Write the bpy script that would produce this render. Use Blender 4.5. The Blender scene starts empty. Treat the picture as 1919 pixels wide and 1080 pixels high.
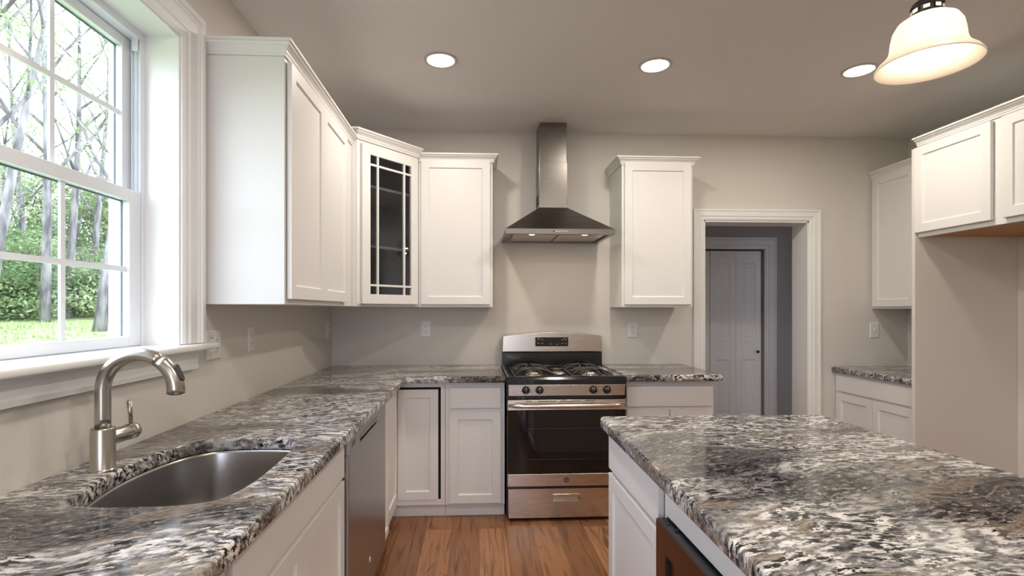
import bpy, bmesh, math, random
from mathutils import Vector, Matrix, noise
random.seed(7)
PI = math.pi
sc = bpy.context.scene
C = sc.collection

# ---------------------------------------------------------------- camera
cam_d = bpy.data.cameras.new('camera')
cam = bpy.data.objects.new('camera', cam_d); C.objects.link(cam)
cam.location = (1.102, -4.01, 1.37)
cam.rotation_euler = (PI/2, 0, -0.0506)
cam_d.sensor_fit = 'HORIZONTAL'; cam_d.sensor_width = 36.0
cam_d.lens = 36.0*960.0/1919.0
cam_d.shift_x = (959.5-938.8)/1919.0
cam_d.shift_y = (580.8-540.0)/1919.0
cam_d.clip_start = 0.05; cam_d.clip_end = 300
sc.camera = cam

# ---------------------------------------------------------------- exposure, sky, daylight
sc.view_settings.view_transform = 'Standard'
sc.view_settings.look = 'None'
sc.view_settings.gamma = 1.0
sc.view_settings.use_curve_mapping = False
sc.view_settings.exposure = 0.12
sc.cycles.max_bounces = 10
sc.cycles.diffuse_bounces = 6
sc.cycles.glossy_bounces = 5
sc.cycles.transparent_max_bounces = 24
sc.cycles.sample_clamp_indirect = 6.0
sc.cycles.caustics_reflective = False
sc.cycles.caustics_refractive = False

SKY = 8.5
CAN_W = 12.0
world = bpy.data.worlds.new('sky'); sc.world = world; world.use_nodes = True
wn = world.node_tree.nodes; wl = world.node_tree.links
bg = wn['Background']
tc = wn.new('ShaderNodeTexCoord'); sp = wn.new('ShaderNodeSeparateXYZ'); rp = wn.new('ShaderNodeValToRGB')
wl.new(tc.outputs['Generated'], sp.inputs[0]); wl.new(sp.outputs['Z'], rp.inputs['Fac']); wl.new(rp.outputs['Color'], bg.inputs['Color'])
rp.color_ramp.elements[0].position = 0.0; rp.color_ramp.elements[0].color = (.80, .85, 1.0, 1)
rp.color_ramp.elements[1].position = 0.6; rp.color_ramp.elements[1].color = (.72, .785, 1.0, 1)
bg.inputs['Strength'].default_value = SKY

def area(name, loc, rot, sx, sy, power=0, color=(1,1,1), portal=False, shape='RECTANGLE'):
    d = bpy.data.lights.new(name, 'AREA'); d.shape = shape; d.size = sx
    if shape == 'RECTANGLE': d.size_y = sy
    d.energy = power; d.color = color; d.cycles.is_portal = portal
    o = bpy.data.objects.new(name, d); C.objects.link(o); o.location = loc; o.rotation_euler = rot
    return o
# sky portals in the window openings (they only guide sampling of the sky)
area('window_portal', (-.30, -2.545, 1.82), (0, -PI/2, 0), 1.16, 1.02, portal=True)
area('window_portal', (.85, -6.75, 1.20), (PI/2, 0, 0), 1.2, 2.3, portal=True)

# ---------------------------------------------------------------- materials
def mat(name):
    m = bpy.data.materials.new(name); m.use_nodes = True
    nt = m.node_tree; return m, nt, nt.nodes['Principled BSDF']
def rgb(*c): return (c[0], c[1], c[2], 1)
def simple(name, col, rough=.5, metal=0, spec=.5, emis=None, es=0, coat=0):
    m, nt, b = mat(name)
    b.inputs['Base Color'].default_value = rgb(*col); b.inputs['Roughness'].default_value = rough
    b.inputs['Metallic'].default_value = metal; b.inputs['Specular IOR Level'].default_value = spec
    b.inputs['Coat Weight'].default_value = coat
    if emis: b.inputs['Emission Color'].default_value = rgb(*emis); b.inputs['Emission Strength'].default_value = es
    return m
def N(nt, t, **k):
    n = nt.nodes.new(t)
    for a, v in k.items(): setattr(n, a, v)
    return n
def noisy(name, col, rough, nscale, bump, var=.03, spec=.5):
    m, nt, b = mat(name)
    t = N(nt, 'ShaderNodeTexCoord'); n = N(nt, 'ShaderNodeTexNoise'); n.inputs['Scale'].default_value = nscale; n.inputs['Detail'].default_value = 4
    nt.links.new(t.outputs['Object'], n.inputs['Vector'])
    bp = N(nt, 'ShaderNodeBump'); bp.inputs['Strength'].default_value = bump; bp.inputs['Distance'].default_value = .002
    nt.links.new(n.outputs['Fac'], bp.inputs['Height']); nt.links.new(bp.outputs['Normal'], b.inputs['Normal'])
    n2 = N(nt, 'ShaderNodeTexNoise'); n2.inputs['Scale'].default_value = 1.3
    nt.links.new(t.outputs['Object'], n2.inputs['Vector'])
    r = N(nt, 'ShaderNodeValToRGB'); nt.links.new(n2.outputs['Fac'], r.inputs['Fac'])
    r.color_ramp.elements[0].color = rgb(*[c*(1-var) for c in col]); r.color_ramp.elements[1].color = rgb(*[min(1, c*(1+var)) for c in col])
    nt.links.new(r.outputs['Color'], b.inputs['Base Color'])
    b.inputs['Roughness'].default_value = rough; b.inputs['Specular IOR Level'].default_value = spec
    return m

M = {}
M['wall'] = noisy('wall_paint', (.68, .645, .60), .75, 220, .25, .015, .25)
M['hall'] = noisy('hall_paint', (.42, .41, .40), .75, 220, .25, .015, .25)  # darkened wall colour, carries the dimness of the hallway
M['ceil'] = noisy('ceiling_paint', (.78, .765, .76), .85, 150, .35, .015, .2)
M['trim'] = noisy('trim_paint', (.82, .82, .81), .35, 60, .05, .01)
M['cab'] = noisy('cabinet_paint', (.74, .73, .715), .38, 90, .06, .01)
M['cabin'] = simple('cabinet_interior', (.62, .60, .57), .5)
M['plate'] = simple('outlet_plastic', (.76, .75, .74), .35)
M['slot'] = simple('dark_slot', (.02, .02, .02), .6)
M['vinyl'] = simple('window_vinyl', (.80, .83, .87), .3)
M['black'] = simple('black_enamel', (.008, .008, .009), .13, coat=.4)
M['blackp'] = simple('black_plastic', (.02, .02, .022), .35)
M['iron'] = simple('cast_iron_grate', (.05, .045, .042), .35)
M['rawwood'] = simple('raw_plywood', (.45, .25, .10), .6)
M['mark'] = simple('pale_marking', (.35, .36, .38), .5)
M['dark'] = simple('dark_gap', (.01, .01, .01), .9)
M['nickel'] = None

def steel(name, col, r0, r1, axis, scale=1.0, bump=.03):
    m, nt, b = mat(name)
    t = N(nt, 'ShaderNodeTexCoord'); mp = N(nt, 'ShaderNodeMapping')
    s = [400*scale]*3; s['XYZ'.index(axis)] = 4*scale
    mp.inputs['Scale'].default_value = s
    n = N(nt, 'ShaderNodeTexNoise'); n.inputs['Scale'].default_value = 1; n.inputs['Detail'].default_value = 3
    nt.links.new(t.outputs['Object'], mp.inputs[0]); nt.links.new(mp.outputs[0], n.inputs['Vector'])
    mr = N(nt, 'ShaderNodeMapRange'); mr.inputs['To Min'].default_value = r0; mr.inputs['To Max'].default_value = r1
    nt.links.new(n.outputs['Fac'], mr.inputs['Value']); nt.links.new(mr.outputs[0], b.inputs['Roughness'])
    bp = N(nt, 'ShaderNodeBump'); bp.inputs['Strength'].default_value = bump; bp.inputs['Distance'].default_value = .0005
    nt.links.new(n.outputs['Fac'], bp.inputs['Height']); nt.links.new(bp.outputs[0], b.inputs['Normal'])
    b.inputs['Base Color'].default_value = rgb(*col); b.inputs['Metallic'].default_value = 1
    b.inputs['Anisotropic'].default_value = .25
    return m
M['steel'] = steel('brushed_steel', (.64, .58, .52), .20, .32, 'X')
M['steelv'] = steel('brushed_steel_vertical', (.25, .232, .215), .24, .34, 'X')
M['steely'] = steel('brushed_steel_sideways', (.42, .41, .40), .24, .36, 'Y')
M['sink'] = steel('satin_sink_steel', (.42, .405, .39), .22, .28, 'Y', .6, 0)
M['nickel'] = steel('brushed_nickel', (.50, .47, .42), .20, .30, 'Z', .8)
M['bronze'] = steel('bronze_steel', (.21, .115, .068), .25, .36, 'Y')  # stainless steel with the wood floor's reflection painted in as brown

# window glass and cabinet glass
def thin_glass(name, tint, refl):
    m = bpy.data.materials.new(name); m.use_nodes = True; nt = m.node_tree; nt.nodes.clear()
    o = N(nt, 'ShaderNodeOutputMaterial'); mx = N(nt, 'ShaderNodeMixShader'); a = N(nt, 'ShaderNodeBsdfTransparent'); g = N(nt, 'ShaderNodeBsdfGlossy')
    a.inputs[0].default_value = rgb(*tint); g.inputs['Roughness'].default_value = .01
    fr = N(nt, 'ShaderNodeLayerWeight'); fr.inputs['Blend'].default_value = .5
    pw = N(nt, 'ShaderNodeMath', operation='POWER'); pw.inputs[1].default_value = 4; nt.links.new(fr.outputs['Facing'], pw.inputs[0])
    ma = N(nt, 'ShaderNodeMath', operation='MULTIPLY_ADD'); ma.inputs[1].default_value = .5; ma.inputs[2].default_value = refl; nt.links.new(pw.outputs[0], ma.inputs[0])
    nt.links.new(ma.outputs[0], mx.inputs[0]); nt.links.new(a.outputs[0], mx.inputs[1]); nt.links.new(g.outputs[0], mx.inputs[2]); nt.links.new(mx.outputs[0], o.inputs[0])
    return m
M['glass'] = thin_glass('window_glass', (.98, .99, .99), .02)
M['cglass'] = thin_glass('cabinet_glass', (.62, .64, .66), .06)
m, nt, b = mat('oven_glass'); M['oglass'] = m
b.inputs['Base Color'].default_value = rgb(.012, .009, .008); b.inputs['Roughness'].default_value = .04; b.inputs['Specular IOR Level'].default_value = .45

def granite():
    m, nt, b = mat('polished_granite'); L = nt.links.new
    t = N(nt, 'ShaderNodeTexCoord')
    rot = N(nt, 'ShaderNodeMapping'); rot.inputs['Rotation'].default_value = (0, 0, math.radians(-14)); L(t.outputs['Object'], rot.inputs[0])
    # slow warp of the whole slab
    w = N(nt, 'ShaderNodeTexNoise'); w.inputs['Scale'].default_value = 1.7; w.inputs['Detail'].default_value = 2
    L(rot.outputs[0], w.inputs['Vector'])
    sub = N(nt, 'ShaderNodeVectorMath', operation='SUBTRACT'); sub.inputs[1].default_value = (.5, .5, .5); L(w.outputs['Color'], sub.inputs[0])
    scl = N(nt, 'ShaderNodeVectorMath', operation='SCALE'); scl.inputs['Scale'].default_value = .26; L(sub.outputs[0], scl.inputs[0])
    add = N(nt, 'ShaderNodeVectorMath', operation='ADD'); L(rot.outputs[0], add.inputs[0]); L(scl.outputs[0], add.inputs[1])
    def streak(sx, sy, det, rough=.6, seed=0, dist=0):
        mp = N(nt, 'ShaderNodeMapping'); mp.inputs['Scale'].default_value = (sx, sy, sy*.8); mp.inputs['Location'].default_value = (seed, seed*.7, seed*.3)
        L(add.outputs[0], mp.inputs[0])
        n = N(nt, 'ShaderNodeTexNoise'); n.inputs['Scale'].default_value = 1; n.inputs['Detail'].default_value = det; n.inputs['Roughness'].default_value = rough
        n.inputs['Distortion'].default_value = dist
        L(mp.outputs[0], n.inputs['Vector']); return n.outputs['Fac']
    def ramp(src, stops, interp='LINEAR'):
        r = N(nt, 'ShaderNodeValToRGB'); r.color_ramp.interpolation = interp; L(src, r.inputs[0])
        e = r.color_ramp.elements
        e[0].position, e[0].color = stops[0][0], rgb(*stops[0][1]); e[1].position, e[1].color = stops[-1][0], rgb(*stops[-1][1])
        for p, c in stops[1:-1]:
            x = e.new(p); x.color = rgb(*c)
        return r.outputs[0]
    def mix(f, a, bb):
        x = N(nt, 'ShaderNodeMix', data_type='RGBA'); L(f, x.inputs['Factor']); L(a, x.inputs['A']); L(bb, x.inputs['B']); return x.outputs['Result']
    g = lambda v: (v, v, v)
    # pale ground: cream to white with grey clouds
    base = ramp(streak(20, 44, 5, .6, 3), [(.34, (.16, .16, .165)), (.43, (.40, .385, .375)), (.50, (.64, .61, .57)), (.64, (.80, .785, .76))])
    # taupe brown ground in the dark bands
    brown = ramp(streak(44, 100, 6, .72, 9), [(.38, (.012, .012, .013)), (.46, (.065, .060, .058)), (.56, (.17, .15, .135)), (.65, (.52, .49, .46))])
    band = ramp(streak(.9, 3.6, 2, .5, 1.3), [(.48, g(0)), (.58, g(1))])
    col = mix(band, base, brown)
    # grey veins
    gv = ramp(streak(28, 66, 5, .68, 17), [(.50, g(0)), (.55, g(1))])
    grey = ramp(streak(80, 140, 3, .5, 5), [(.3, (.030, .032, .040)), (.7, (.17, .165, .165))])
    f2 = N(nt, 'ShaderNodeMath', operation='MULTIPLY'); L(gv, f2.inputs[0]); f2.inputs[1].default_value = .85
    col = mix(f2.outputs[0], col, grey)
    # black flakes, gathered by a slow mask
    fl = ramp(streak(40, 84, 5, .62, 23, .2), [(.515, g(0)), (.545, g(1))])
    gate = ramp(streak(6, 13, 3, .6, 31), [(.40, g(.0)), (.52, g(1))])
    f3 = N(nt, 'ShaderNodeMath', operation='MULTIPLY'); L(fl, f3.inputs[0]); L(gate, f3.inputs[1])
    blk = N(nt, 'ShaderNodeRGB'); blk.outputs[0].default_value = rgb(.010, .011, .014)
    col = mix(f3.outputs[0], col, blk.outputs[0])
    fl2 = ramp(streak(17, 40, 4, .6, 57, .2), [(.575, g(0)), (.60, g(1))])
    gate2 = ramp(streak(3, 8, 2, .6, 71), [(.47, g(0)), (.56, g(1))])
    f5 = N(nt, 'ShaderNodeMath', operation='MULTIPLY'); L(fl2, f5.inputs[0]); L(gate2, f5.inputs[1])
    ink = ramp(streak(90, 150, 3, .6, 8), [(.40, (.008, .009, .012)), (.66, (.12, .12, .13))])
    col = mix(f5.outputs[0], col, ink)
    # tan ribbons
    rb = ramp(streak(1.3, 6.5, 2, .5, 41), [(.484, g(0)), (.496, g(1)), (.509, g(1)), (.521, g(0))])
    tan = ramp(streak(60, 160, 4, .6, 2), [(.35, (.10, .080, .062)), (.65, (.30, .245, .19))])
    f4 = N(nt, 'ShaderNodeMath', operation='MULTIPLY'); L(rb, f4.inputs[0]); f4.inputs[1].default_value = .85
    col = mix(f4.outputs[0], col, tan)
    L(col, b.inputs['Base Color']); b.inputs['Roughness'].default_value = .10; b.inputs['Specular IOR Level'].default_value = .5
    return m
M['granite'] = granite()

def floor_mat():
    m, nt, b = mat('oak_plank_floor'); L = nt.links.new
    t = N(nt, 'ShaderNodeTexCoord')
    mp = N(nt, 'ShaderNodeMapping'); mp.inputs['Rotation'].default_value = (0, 0, PI/2); mp.inputs['Location'].default_value = (.35, .03, 0); L(t.outputs['Object'], mp.inputs[0])
    br = N(nt, 'ShaderNodeTexBrick'); br.offset = .37; br.offset_frequency = 2; L(mp.outputs[0], br.inputs['Vector'])
    br.inputs['Scale'].default_value = 1; br.inputs['Brick Width'].default_value = 1.15; br.inputs['Row Height'].default_value = .165
    br.inputs['Mortar Size'].default_value = .0012; br.inputs['Mortar Smooth'].default_value = .3; br.inputs['Bias'].default_value = 0
    br.inputs['Color1'].default_value = rgb(0, 0, 0); br.inputs['Color2'].default_value = rgb(1, 1, 1); br.inputs['Mortar'].default_value = rgb(.5, .5, .5)
    r = N(nt, 'ShaderNodeValToRGB'); L(br.outputs['Color'], r.inputs[0]); e = r.color_ramp.elements
    e[0].color = rgb(.21, .085, .034); e[1].color = rgb(.42, .205, .095); x = e.new(.5); x.color = rgb(.31, .135, .056)
    # grain, shifted from plank to plank
    cmb = N(nt, 'ShaderNodeVectorMath', operation='MULTIPLY_ADD'); L(br.outputs['Color'], cmb.inputs[0]); cmb.inputs[1].default_value = (7, 3, 11); L(t.outputs['Object'], cmb.inputs[2])
    g = N(nt, 'ShaderNodeMapping'); g.inputs['Scale'].default_value = (26, 1.6, 1); L(cmb.outputs[0], g.inputs[0])
    n = N(nt, 'ShaderNodeTexNoise'); n.inputs['Scale'].default_value = 1; n.inputs['Detail'].default_value = 7; n.inputs['Distortion'].default_value = 1.6; L(g.outputs[0], n.inputs['Vector'])
    gr = N(nt, 'ShaderNodeValToRGB'); L(n.outputs['Fac'], gr.inputs[0]); e = gr.color_ramp.elements
    e[0].position = .30; e[0].color = rgb(.30, .26, .24); e[1].position = .52; e[1].color = rgb(1, 1, 1)
    mul = N(nt, 'ShaderNodeMix', data_type='RGBA', blend_type='MULTIPLY'); mul.inputs['Factor'].default_value = .85; L(r.outputs[0], mul.inputs['A']); L(gr.outputs[0], mul.inputs['B'])
    # knots and dark mineral streaks
    k = N(nt, 'ShaderNodeMapping'); k.inputs['Scale'].default_value = (7, 2.0, 1); L(cmb.outputs[0], k.inputs[0])
    kn = N(nt, 'ShaderNodeTexNoise'); kn.inputs['Scale'].default_value = 1; kn.inputs['Detail'].default_value = 5; kn.inputs['Roughness'].default_value = .65; kn.inputs['Distortion'].default_value = .9; L(k.outputs[0], kn.inputs['Vector'])
    kr = N(nt, 'ShaderNodeValToRGB'); L(kn.outputs['Fac'], kr.inputs[0]); e = kr.color_ramp.elements
    e[0].position = .30; e[0].color = rgb(.10, .08, .07); e[1].position = .40; e[1].color = rgb(1, 1, 1)
    m2 = N(nt, 'ShaderNodeMix', data_type='RGBA', blend_type='MULTIPLY'); m2.inputs['Factor'].default_value = .9; L(mul.outputs['Result'], m2.inputs['A']); L(kr.outputs[0], m2.inputs['B'])
    vo = N(nt, 'ShaderNodeTexVoronoi'); vo.inputs['Scale'].default_value = 1; kk = N(nt, 'ShaderNodeMapping'); kk.inputs['Scale'].default_value = (4.5, 2.6, 1); L(cmb.outputs[0], kk.inputs[0]); L(kk.outputs[0], vo.inputs['Vector'])
    vr = N(nt, 'ShaderNodeValToRGB'); L(vo.outputs['Distance'], vr.inputs[0]); e = vr.color_ramp.elements
    e[0].position = .03; e[0].color = rgb(.06, .04, .03); e[1].position = .11; e[1].color = rgb(1, 1, 1)
    m3 = N(nt, 'ShaderNodeMix', data_type='RGBA', blend_type='MULTIPLY'); m3.inputs['Factor'].default_value = .9; L(m2.outputs['Result'], m3.inputs['A']); L(vr.outputs[0], m3.inputs['B'])
    # dark joints
    m4 = N(nt, 'ShaderNodeMix', data_type='RGBA'); L(br.outputs['Fac'], m4.inputs['Factor']); L(m3.outputs['Result'], m4.inputs['A']); m4.inputs['B'].default_value = rgb(.08, .03, .012)
    L(m4.outputs['Result'], b.inputs['Base Color']); b.inputs['Roughness'].default_value = .32
    bp = N(nt, 'ShaderNodeBump'); bp.inputs['Strength'].default_value = .25; bp.inputs['Distance'].default_value = .001; L(n.outputs['Fac'], bp.inputs['Height']); L(bp.outputs[0], b.inputs['Normal'])
    return m
M['floor'] = floor_mat()

def two_tone(name, c1, c2, scale, rough=.8, stretch=(1, 1, 1), trans=0):
    m, nt, b = mat(name); t = N(nt, 'ShaderNodeTexCoord'); mp = N(nt, 'ShaderNodeMapping'); mp.inputs['Scale'].default_value = stretch
    n = N(nt, 'ShaderNodeTexNoise'); n.inputs['Scale'].default_value = scale; n.inputs['Detail'].default_value = 4
    r = N(nt, 'ShaderNodeValToRGB'); r.color_ramp.elements[0].position = .38; r.color_ramp.elements[1].position = .62
    r.color_ramp.elements[0].color = rgb(*c1); r.color_ramp.elements[1].color = rgb(*c2)
    nt.links.new(t.outputs['Object'], mp.inputs[0]); nt.links.new(mp.outputs[0], n.inputs[0]); nt.links.new(n.outputs['Fac'], r.inputs[0]); nt.links.new(r.outputs[0], b.inputs['Base Color'])
    b.inputs['Roughness'].default_value = rough; b.inputs['Specular IOR Level'].default_value = .2
    if trans:
        out = nt.nodes['Material Output']; tr = N(nt, 'ShaderNodeBsdfTranslucent'); nt.links.new(r.outputs[0], tr.inputs[0])
        mx = N(nt, 'ShaderNodeMixShader'); mx.inputs[0].default_value = trans; nt.links.new(b.outputs[0], mx.inputs[1]); nt.links.new(tr.outputs[0], mx.inputs[2]); nt.links.new(mx.outputs[0], out.inputs[0])
    return m
M['grass'] = two_tone('lawn_grass', (.15, .24, .075), (.31, .38, .17), 1.4, .9, (1, 3, 1))
M['leafa'] = two_tone('spring_leaves', (.17, .26, .11), (.42, .49, .27), 1.1, .7, (1, 1, 1), .4)
M['leafb'] = two_tone('shrub_leaves', (.09, .15, .06), (.28, .37, .17), .8, .7, (1, 1, 1), .3)
M['bark'] = two_tone('grey_bark', (.07, .065, .065), (.22, .21, .205), 5, .9, (1, 1, .25))
M['siding'] = simple('white_siding', (.8, .82, .84), .5)

# ---------------------------------------------------------------- helpers
def link(name, me, material=None, parent=None):
    o = bpy.data.objects.new(name, me); C.objects.link(o)
    if material: me.materials.append(material)
    if parent: o.parent = parent
    return o
def obj(name, bm, material, parent=None, bevel=0, smooth=False, seg=2):
    bmesh.ops.recalc_face_normals(bm, faces=bm.faces)
    me = bpy.data.meshes.new(name); bm.to_mesh(me); bm.free()
    if smooth:
        for p in me.polygons: p.use_smooth = True
    o = link(name, me, material, parent)
    if bevel:
        md = o.modifiers.new('bevel', 'BEVEL'); md.width = bevel; md.segments = seg; md.limit_method = 'ANGLE'; md.angle_limit = math.radians(35)
    return o
def empty(name, label, cat, loc=(0, 0, 0), rz=0, group=None):
    o = bpy.data.objects.new(name, None); C.objects.link(o); o.empty_display_size = .1
    o.location = loc; o.rotation_euler = (0, 0, rz); tag(o, label, cat, group); return o
def tag(o, label=None, cat=None, group=None, kind=None):
    if label: o['label'] = label
    if cat: o['category'] = cat
    if group: o['group'] = group
    if kind: o['kind'] = kind
    return o
def struct(name, bm, m, label=None, bevel=0, parent=None):
    o = obj(name, bm, m, parent, bevel)
    if not parent: o['kind'] = 'structure'
    if label: o['label'] = label
    return o
def BM(): return bmesh.new()
def box(bm, x0, x1, y0, y1, z0, z1, mx=None):
    vs = [bm.verts.new(v) for v in ((x0,y0,z0),(x1,y0,z0),(x1,y1,z0),(x0,y1,z0),(x0,y0,z1),(x1,y0,z1),(x1,y1,z1),(x0,y1,z1))]
    for f in ((0,3,2,1),(4,5,6,7),(0,1,5,4),(1,2,6,5),(2,3,7,6),(3,0,4,7)): bm.faces.new([vs[i] for i in f])
    if mx is not None: bmesh.ops.transform(bm, matrix=mx, verts=vs)
    return vs
def bx(*a):
    bm = BM(); box(bm, *a); return bm
def prism(bm, pts, z0, z1, mx=None):
    lo = [bm.verts.new((p[0], p[1], z0)) for p in pts]; hi = [bm.verts.new((p[0], p[1], z1)) for p in pts]
    bm.faces.new(list(reversed(lo))); bm.faces.new(hi); n = len(pts)
    for i in range(n): bm.faces.new((lo[i], lo[(i+1) % n], hi[(i+1) % n], hi[i]))
    if mx is not None: bmesh.ops.transform(bm, matrix=mx, verts=lo+hi)
def cyl(bm, c, r, h, seg=24, axis='Z', r2=None):
    r2 = r if r2 is None else r2
    R = {'Z': Matrix(), 'X': Matrix.Rotation(PI/2, 4, 'Y'), 'Y': Matrix.Rotation(-PI/2, 4, 'X')}[axis]
    bmesh.ops.create_cone(bm, cap_ends=True, segments=seg, radius1=r, radius2=r2, depth=h, matrix=Matrix.Translation(c) @ R)
def lathe(bm, prof, seg=40, mx=None):
    rings = []; vs = []
    for r, z in prof:
        if r < 1e-5: ring = [bm.verts.new((0, 0, z))]
        else: ring = [bm.verts.new((r*math.cos(2*PI*i/seg), r*math.sin(2*PI*i/seg), z)) for i in range(seg)]
        rings.append(ring); vs += ring
    for a, b in zip(rings, rings[1:]):
        for i in range(seg):
            j = (i+1) % seg
            if len(a) == 1 and len(b) == 1: continue
            if len(a) == 1: bm.faces.new((a[0], b[j], b[i]))
            elif len(b) == 1: bm.faces.new((a[i], a[j], b[0]))
            else: bm.faces.new((a[i], a[j], b[j], b[i]))
    if mx is not None: bmesh.ops.transform(bm, matrix=mx, verts=vs)
def tube(bm, pts, rad, seg=10, caps=True):
    pts = [Vector(p) for p in pts]; n = len(pts); rr = rad if isinstance(rad, (list, tuple)) else [rad]*n
    up = None; rings = []
    for i, p in enumerate(pts):
        d = (pts[min(i+1, n-1)] - pts[max(i-1, 0)]).normalized()
        if up is None:
            up = d.orthogonal().normalized()
        up = (up - d*up.dot(d)).normalized(); s = d.cross(up)
        rings.append([bm.verts.new(p + (up*math.cos(2*PI*k/seg) + s*math.sin(2*PI*k/seg))*rr[i]) for k in range(seg)])
    for a, b in zip(rings, rings[1:]):
        for k in range(seg): bm.faces.new((a[k], a[(k+1) % seg], b[(k+1) % seg], b[k]))
    if caps: bm.faces.new(list(reversed(rings[0]))); bm.faces.new(rings[-1])
def sweep(bm, path, prof, closed=False):
    """profile (out, z) swept along a horizontal path; 'out' lies to the right of travel; mitred corners"""
    n = len(path); rings = []
    for i, p in enumerate(path):
        p = Vector(p[:2])
        def nrm(a, b):
            d = (Vector(b[:2]) - Vector(a[:2])).normalized(); return Vector((d.y, -d.x))
        if i == 0 and not closed: o = nrm(path[0], path[1])
        elif i == n-1 and not closed: o = nrm(path[-2], path[-1])
        else:
            a = nrm(path[i-1], path[i]); b = nrm(path[i], path[(i+1) % n]); o = (a+b); o = o/(o.length_squared/2)
        rings.append([bm.verts.new((p.x+o.x*q[0], p.y+o.y*q[0], q[1])) for q in prof])
    k = len(prof)
    for a, b in list(zip(rings, rings[1:])) + ([(rings[-1], rings[0])] if closed else []):
        for i in range(k): bm.faces.new((a[i], a[(i+1) % k], b[(i+1) % k], b[i]))
    if not closed: bm.faces.new(rings[0]); bm.faces.new(list(reversed(rings[-1])))
def frame_mx(origin, right, out):
    """local x = right along the face, local y = -out (into the wall), local z = up"""
    r = Vector(right).normalized(); o = Vector(out).normalized()
    m = Matrix(((r.x, -o.x, 0, origin[0]), (r.y, -o.y, 0, origin[1]), (r.z, -o.z, 1, origin[2]), (0, 0, 0, 1)))
    return m
def shaker(w, h, t=.02, st=.055, mx=None, depth=.009):
    """shaker door, front face at local y=0, going back to y=t"""
    bm = BM()
    a = [(0,0),(w,0),(w,h),(0,h)]; i1 = [(st,st),(w-st,st),(w-st,h-st),(st,h-st)]; c = .005
    i2 = [(st+c,st+c),(w-st-c,st+c),(w-st-c,h-st-c),(st+c,h-st-c)]
    V = lambda L, y: [bm.verts.new((p[0], y, p[1])) for p in L]
    A, B, Cc, D = V(a, 0), V(i1, 0), V(i2, depth), V(a, t)
    for i in range(4):
        j = (i+1) % 4
        bm.faces.new((A[i], A[j], B[j], B[i])); bm.faces.new((B[i], B[j], Cc[j], Cc[i])); bm.faces.new((D[j], D[i], A[i], A[j]))
    bm.faces.new(Cc); bm.faces.new(list(reversed(D)))
    if mx is not None: bmesh.ops.transform(bm, matrix=mx, verts=bm.verts)
    return bm
def slab(w, h, t=.02, mx=None):
    bm = BM(); box(bm, 0, w, 0, t, 0, h, mx); return bm
def door(name, parent, origin, right, out, w, h, st=.055, t=.02, label=None):
    o = obj(name, shaker(w, h, t, st, frame_mx(origin, right, out)), M['cab'], parent, bevel=.0018)
    if label: o['label'] = label
    return o
def drawer(parent, origin, right, out, w, h, t=.02):
    return obj('drawer_front', slab(w, h, t, frame_mx(origin, right, out)), M['cab'], parent, bevel=.003)
CROWN = [(0, 0), (.010, 0), (.010, .010), (.014, .014), (.016, .024), (.026, .034), (.036, .041), (.038, .048), (.048, .050), (.048, .062), (0, .062)]
def crown(parent, path, z, s=1.0, sz=1.0):
    bm = BM(); sweep(bm, path, [(a*s, z+b*sz) for a, b in CROWN])
    return obj('crown_molding', bm, M['cab'], parent, bevel=.0008, seg=1)

# ================================================================ ROOM SHELL
H = 2.77; XR = 4.63; YB = -6.6
ZC = .942
struct('floor', bx(-.0, 6.0, YB, 1.6, -.12, 0), M['floor'])
struct('ceiling', bx(-.1, 5.2, YB-.1, .2, H, H+.12), M['ceil'])
# left wall with window opening
WY0, WY1, WZ0, WZ1 = -3.055, -2.035, 1.228, 2.395
bm = BM()
box(bm, -.22, 0, YB-.2, WY0, -.1, H); box(bm, -.22, 0, WY1, .2, -.1, H)
box(bm, -.22, 0, WY0, WY1, -.1, WZ0-.012); box(bm, -.22, 0, WY0, WY1, WZ1, H)
struct('wall_left', bm, M['wall'])
# back wall with cased opening
DX0, DX1, DZ = 2.93, 3.797, 2.086
bm = BM()
box(bm, 0, DX0, 0, .2, 0, H); box(bm, DX1, XR+.2, 0, .2, 0, H); box(bm, DX0, DX1, 0, .2, DZ, H)
struct('wall_back', bm, M['wall'])
struct('wall_right', bx(XR, XR+.2, YB-.2, 0, 0, H), M['wall'])
# wall behind the photographer with a wide glazed opening
bm = BM()
box(bm, 0, .25, YB-.2, YB, 0, H); box(bm, 1.45, XR, YB-.2, YB, 0, H); box(bm, .25, 1.45, YB-.2, YB, 2.35, H)
struct('wall_front', bm, M['wall'])
# partition beside the refrigerator niche
PY0, PY1 = -.85, -.825
struct('wall_partition', bx(3.93, XR, PY0, PY1, 0, 2.41), M['wall'], 'painted partition standing between the bare niche and the small granite counter', bevel=.003)
# hallway beyond the opening
HY = 1.35
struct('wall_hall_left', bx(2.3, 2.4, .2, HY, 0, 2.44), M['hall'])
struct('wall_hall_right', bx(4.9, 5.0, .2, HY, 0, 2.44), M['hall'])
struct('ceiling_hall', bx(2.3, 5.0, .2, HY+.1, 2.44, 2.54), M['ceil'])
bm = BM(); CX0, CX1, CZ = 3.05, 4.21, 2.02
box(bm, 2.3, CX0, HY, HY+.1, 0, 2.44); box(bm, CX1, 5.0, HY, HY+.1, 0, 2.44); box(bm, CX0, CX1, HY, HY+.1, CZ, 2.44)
struct('wall_hall_back', bm, M['hall'])

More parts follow.
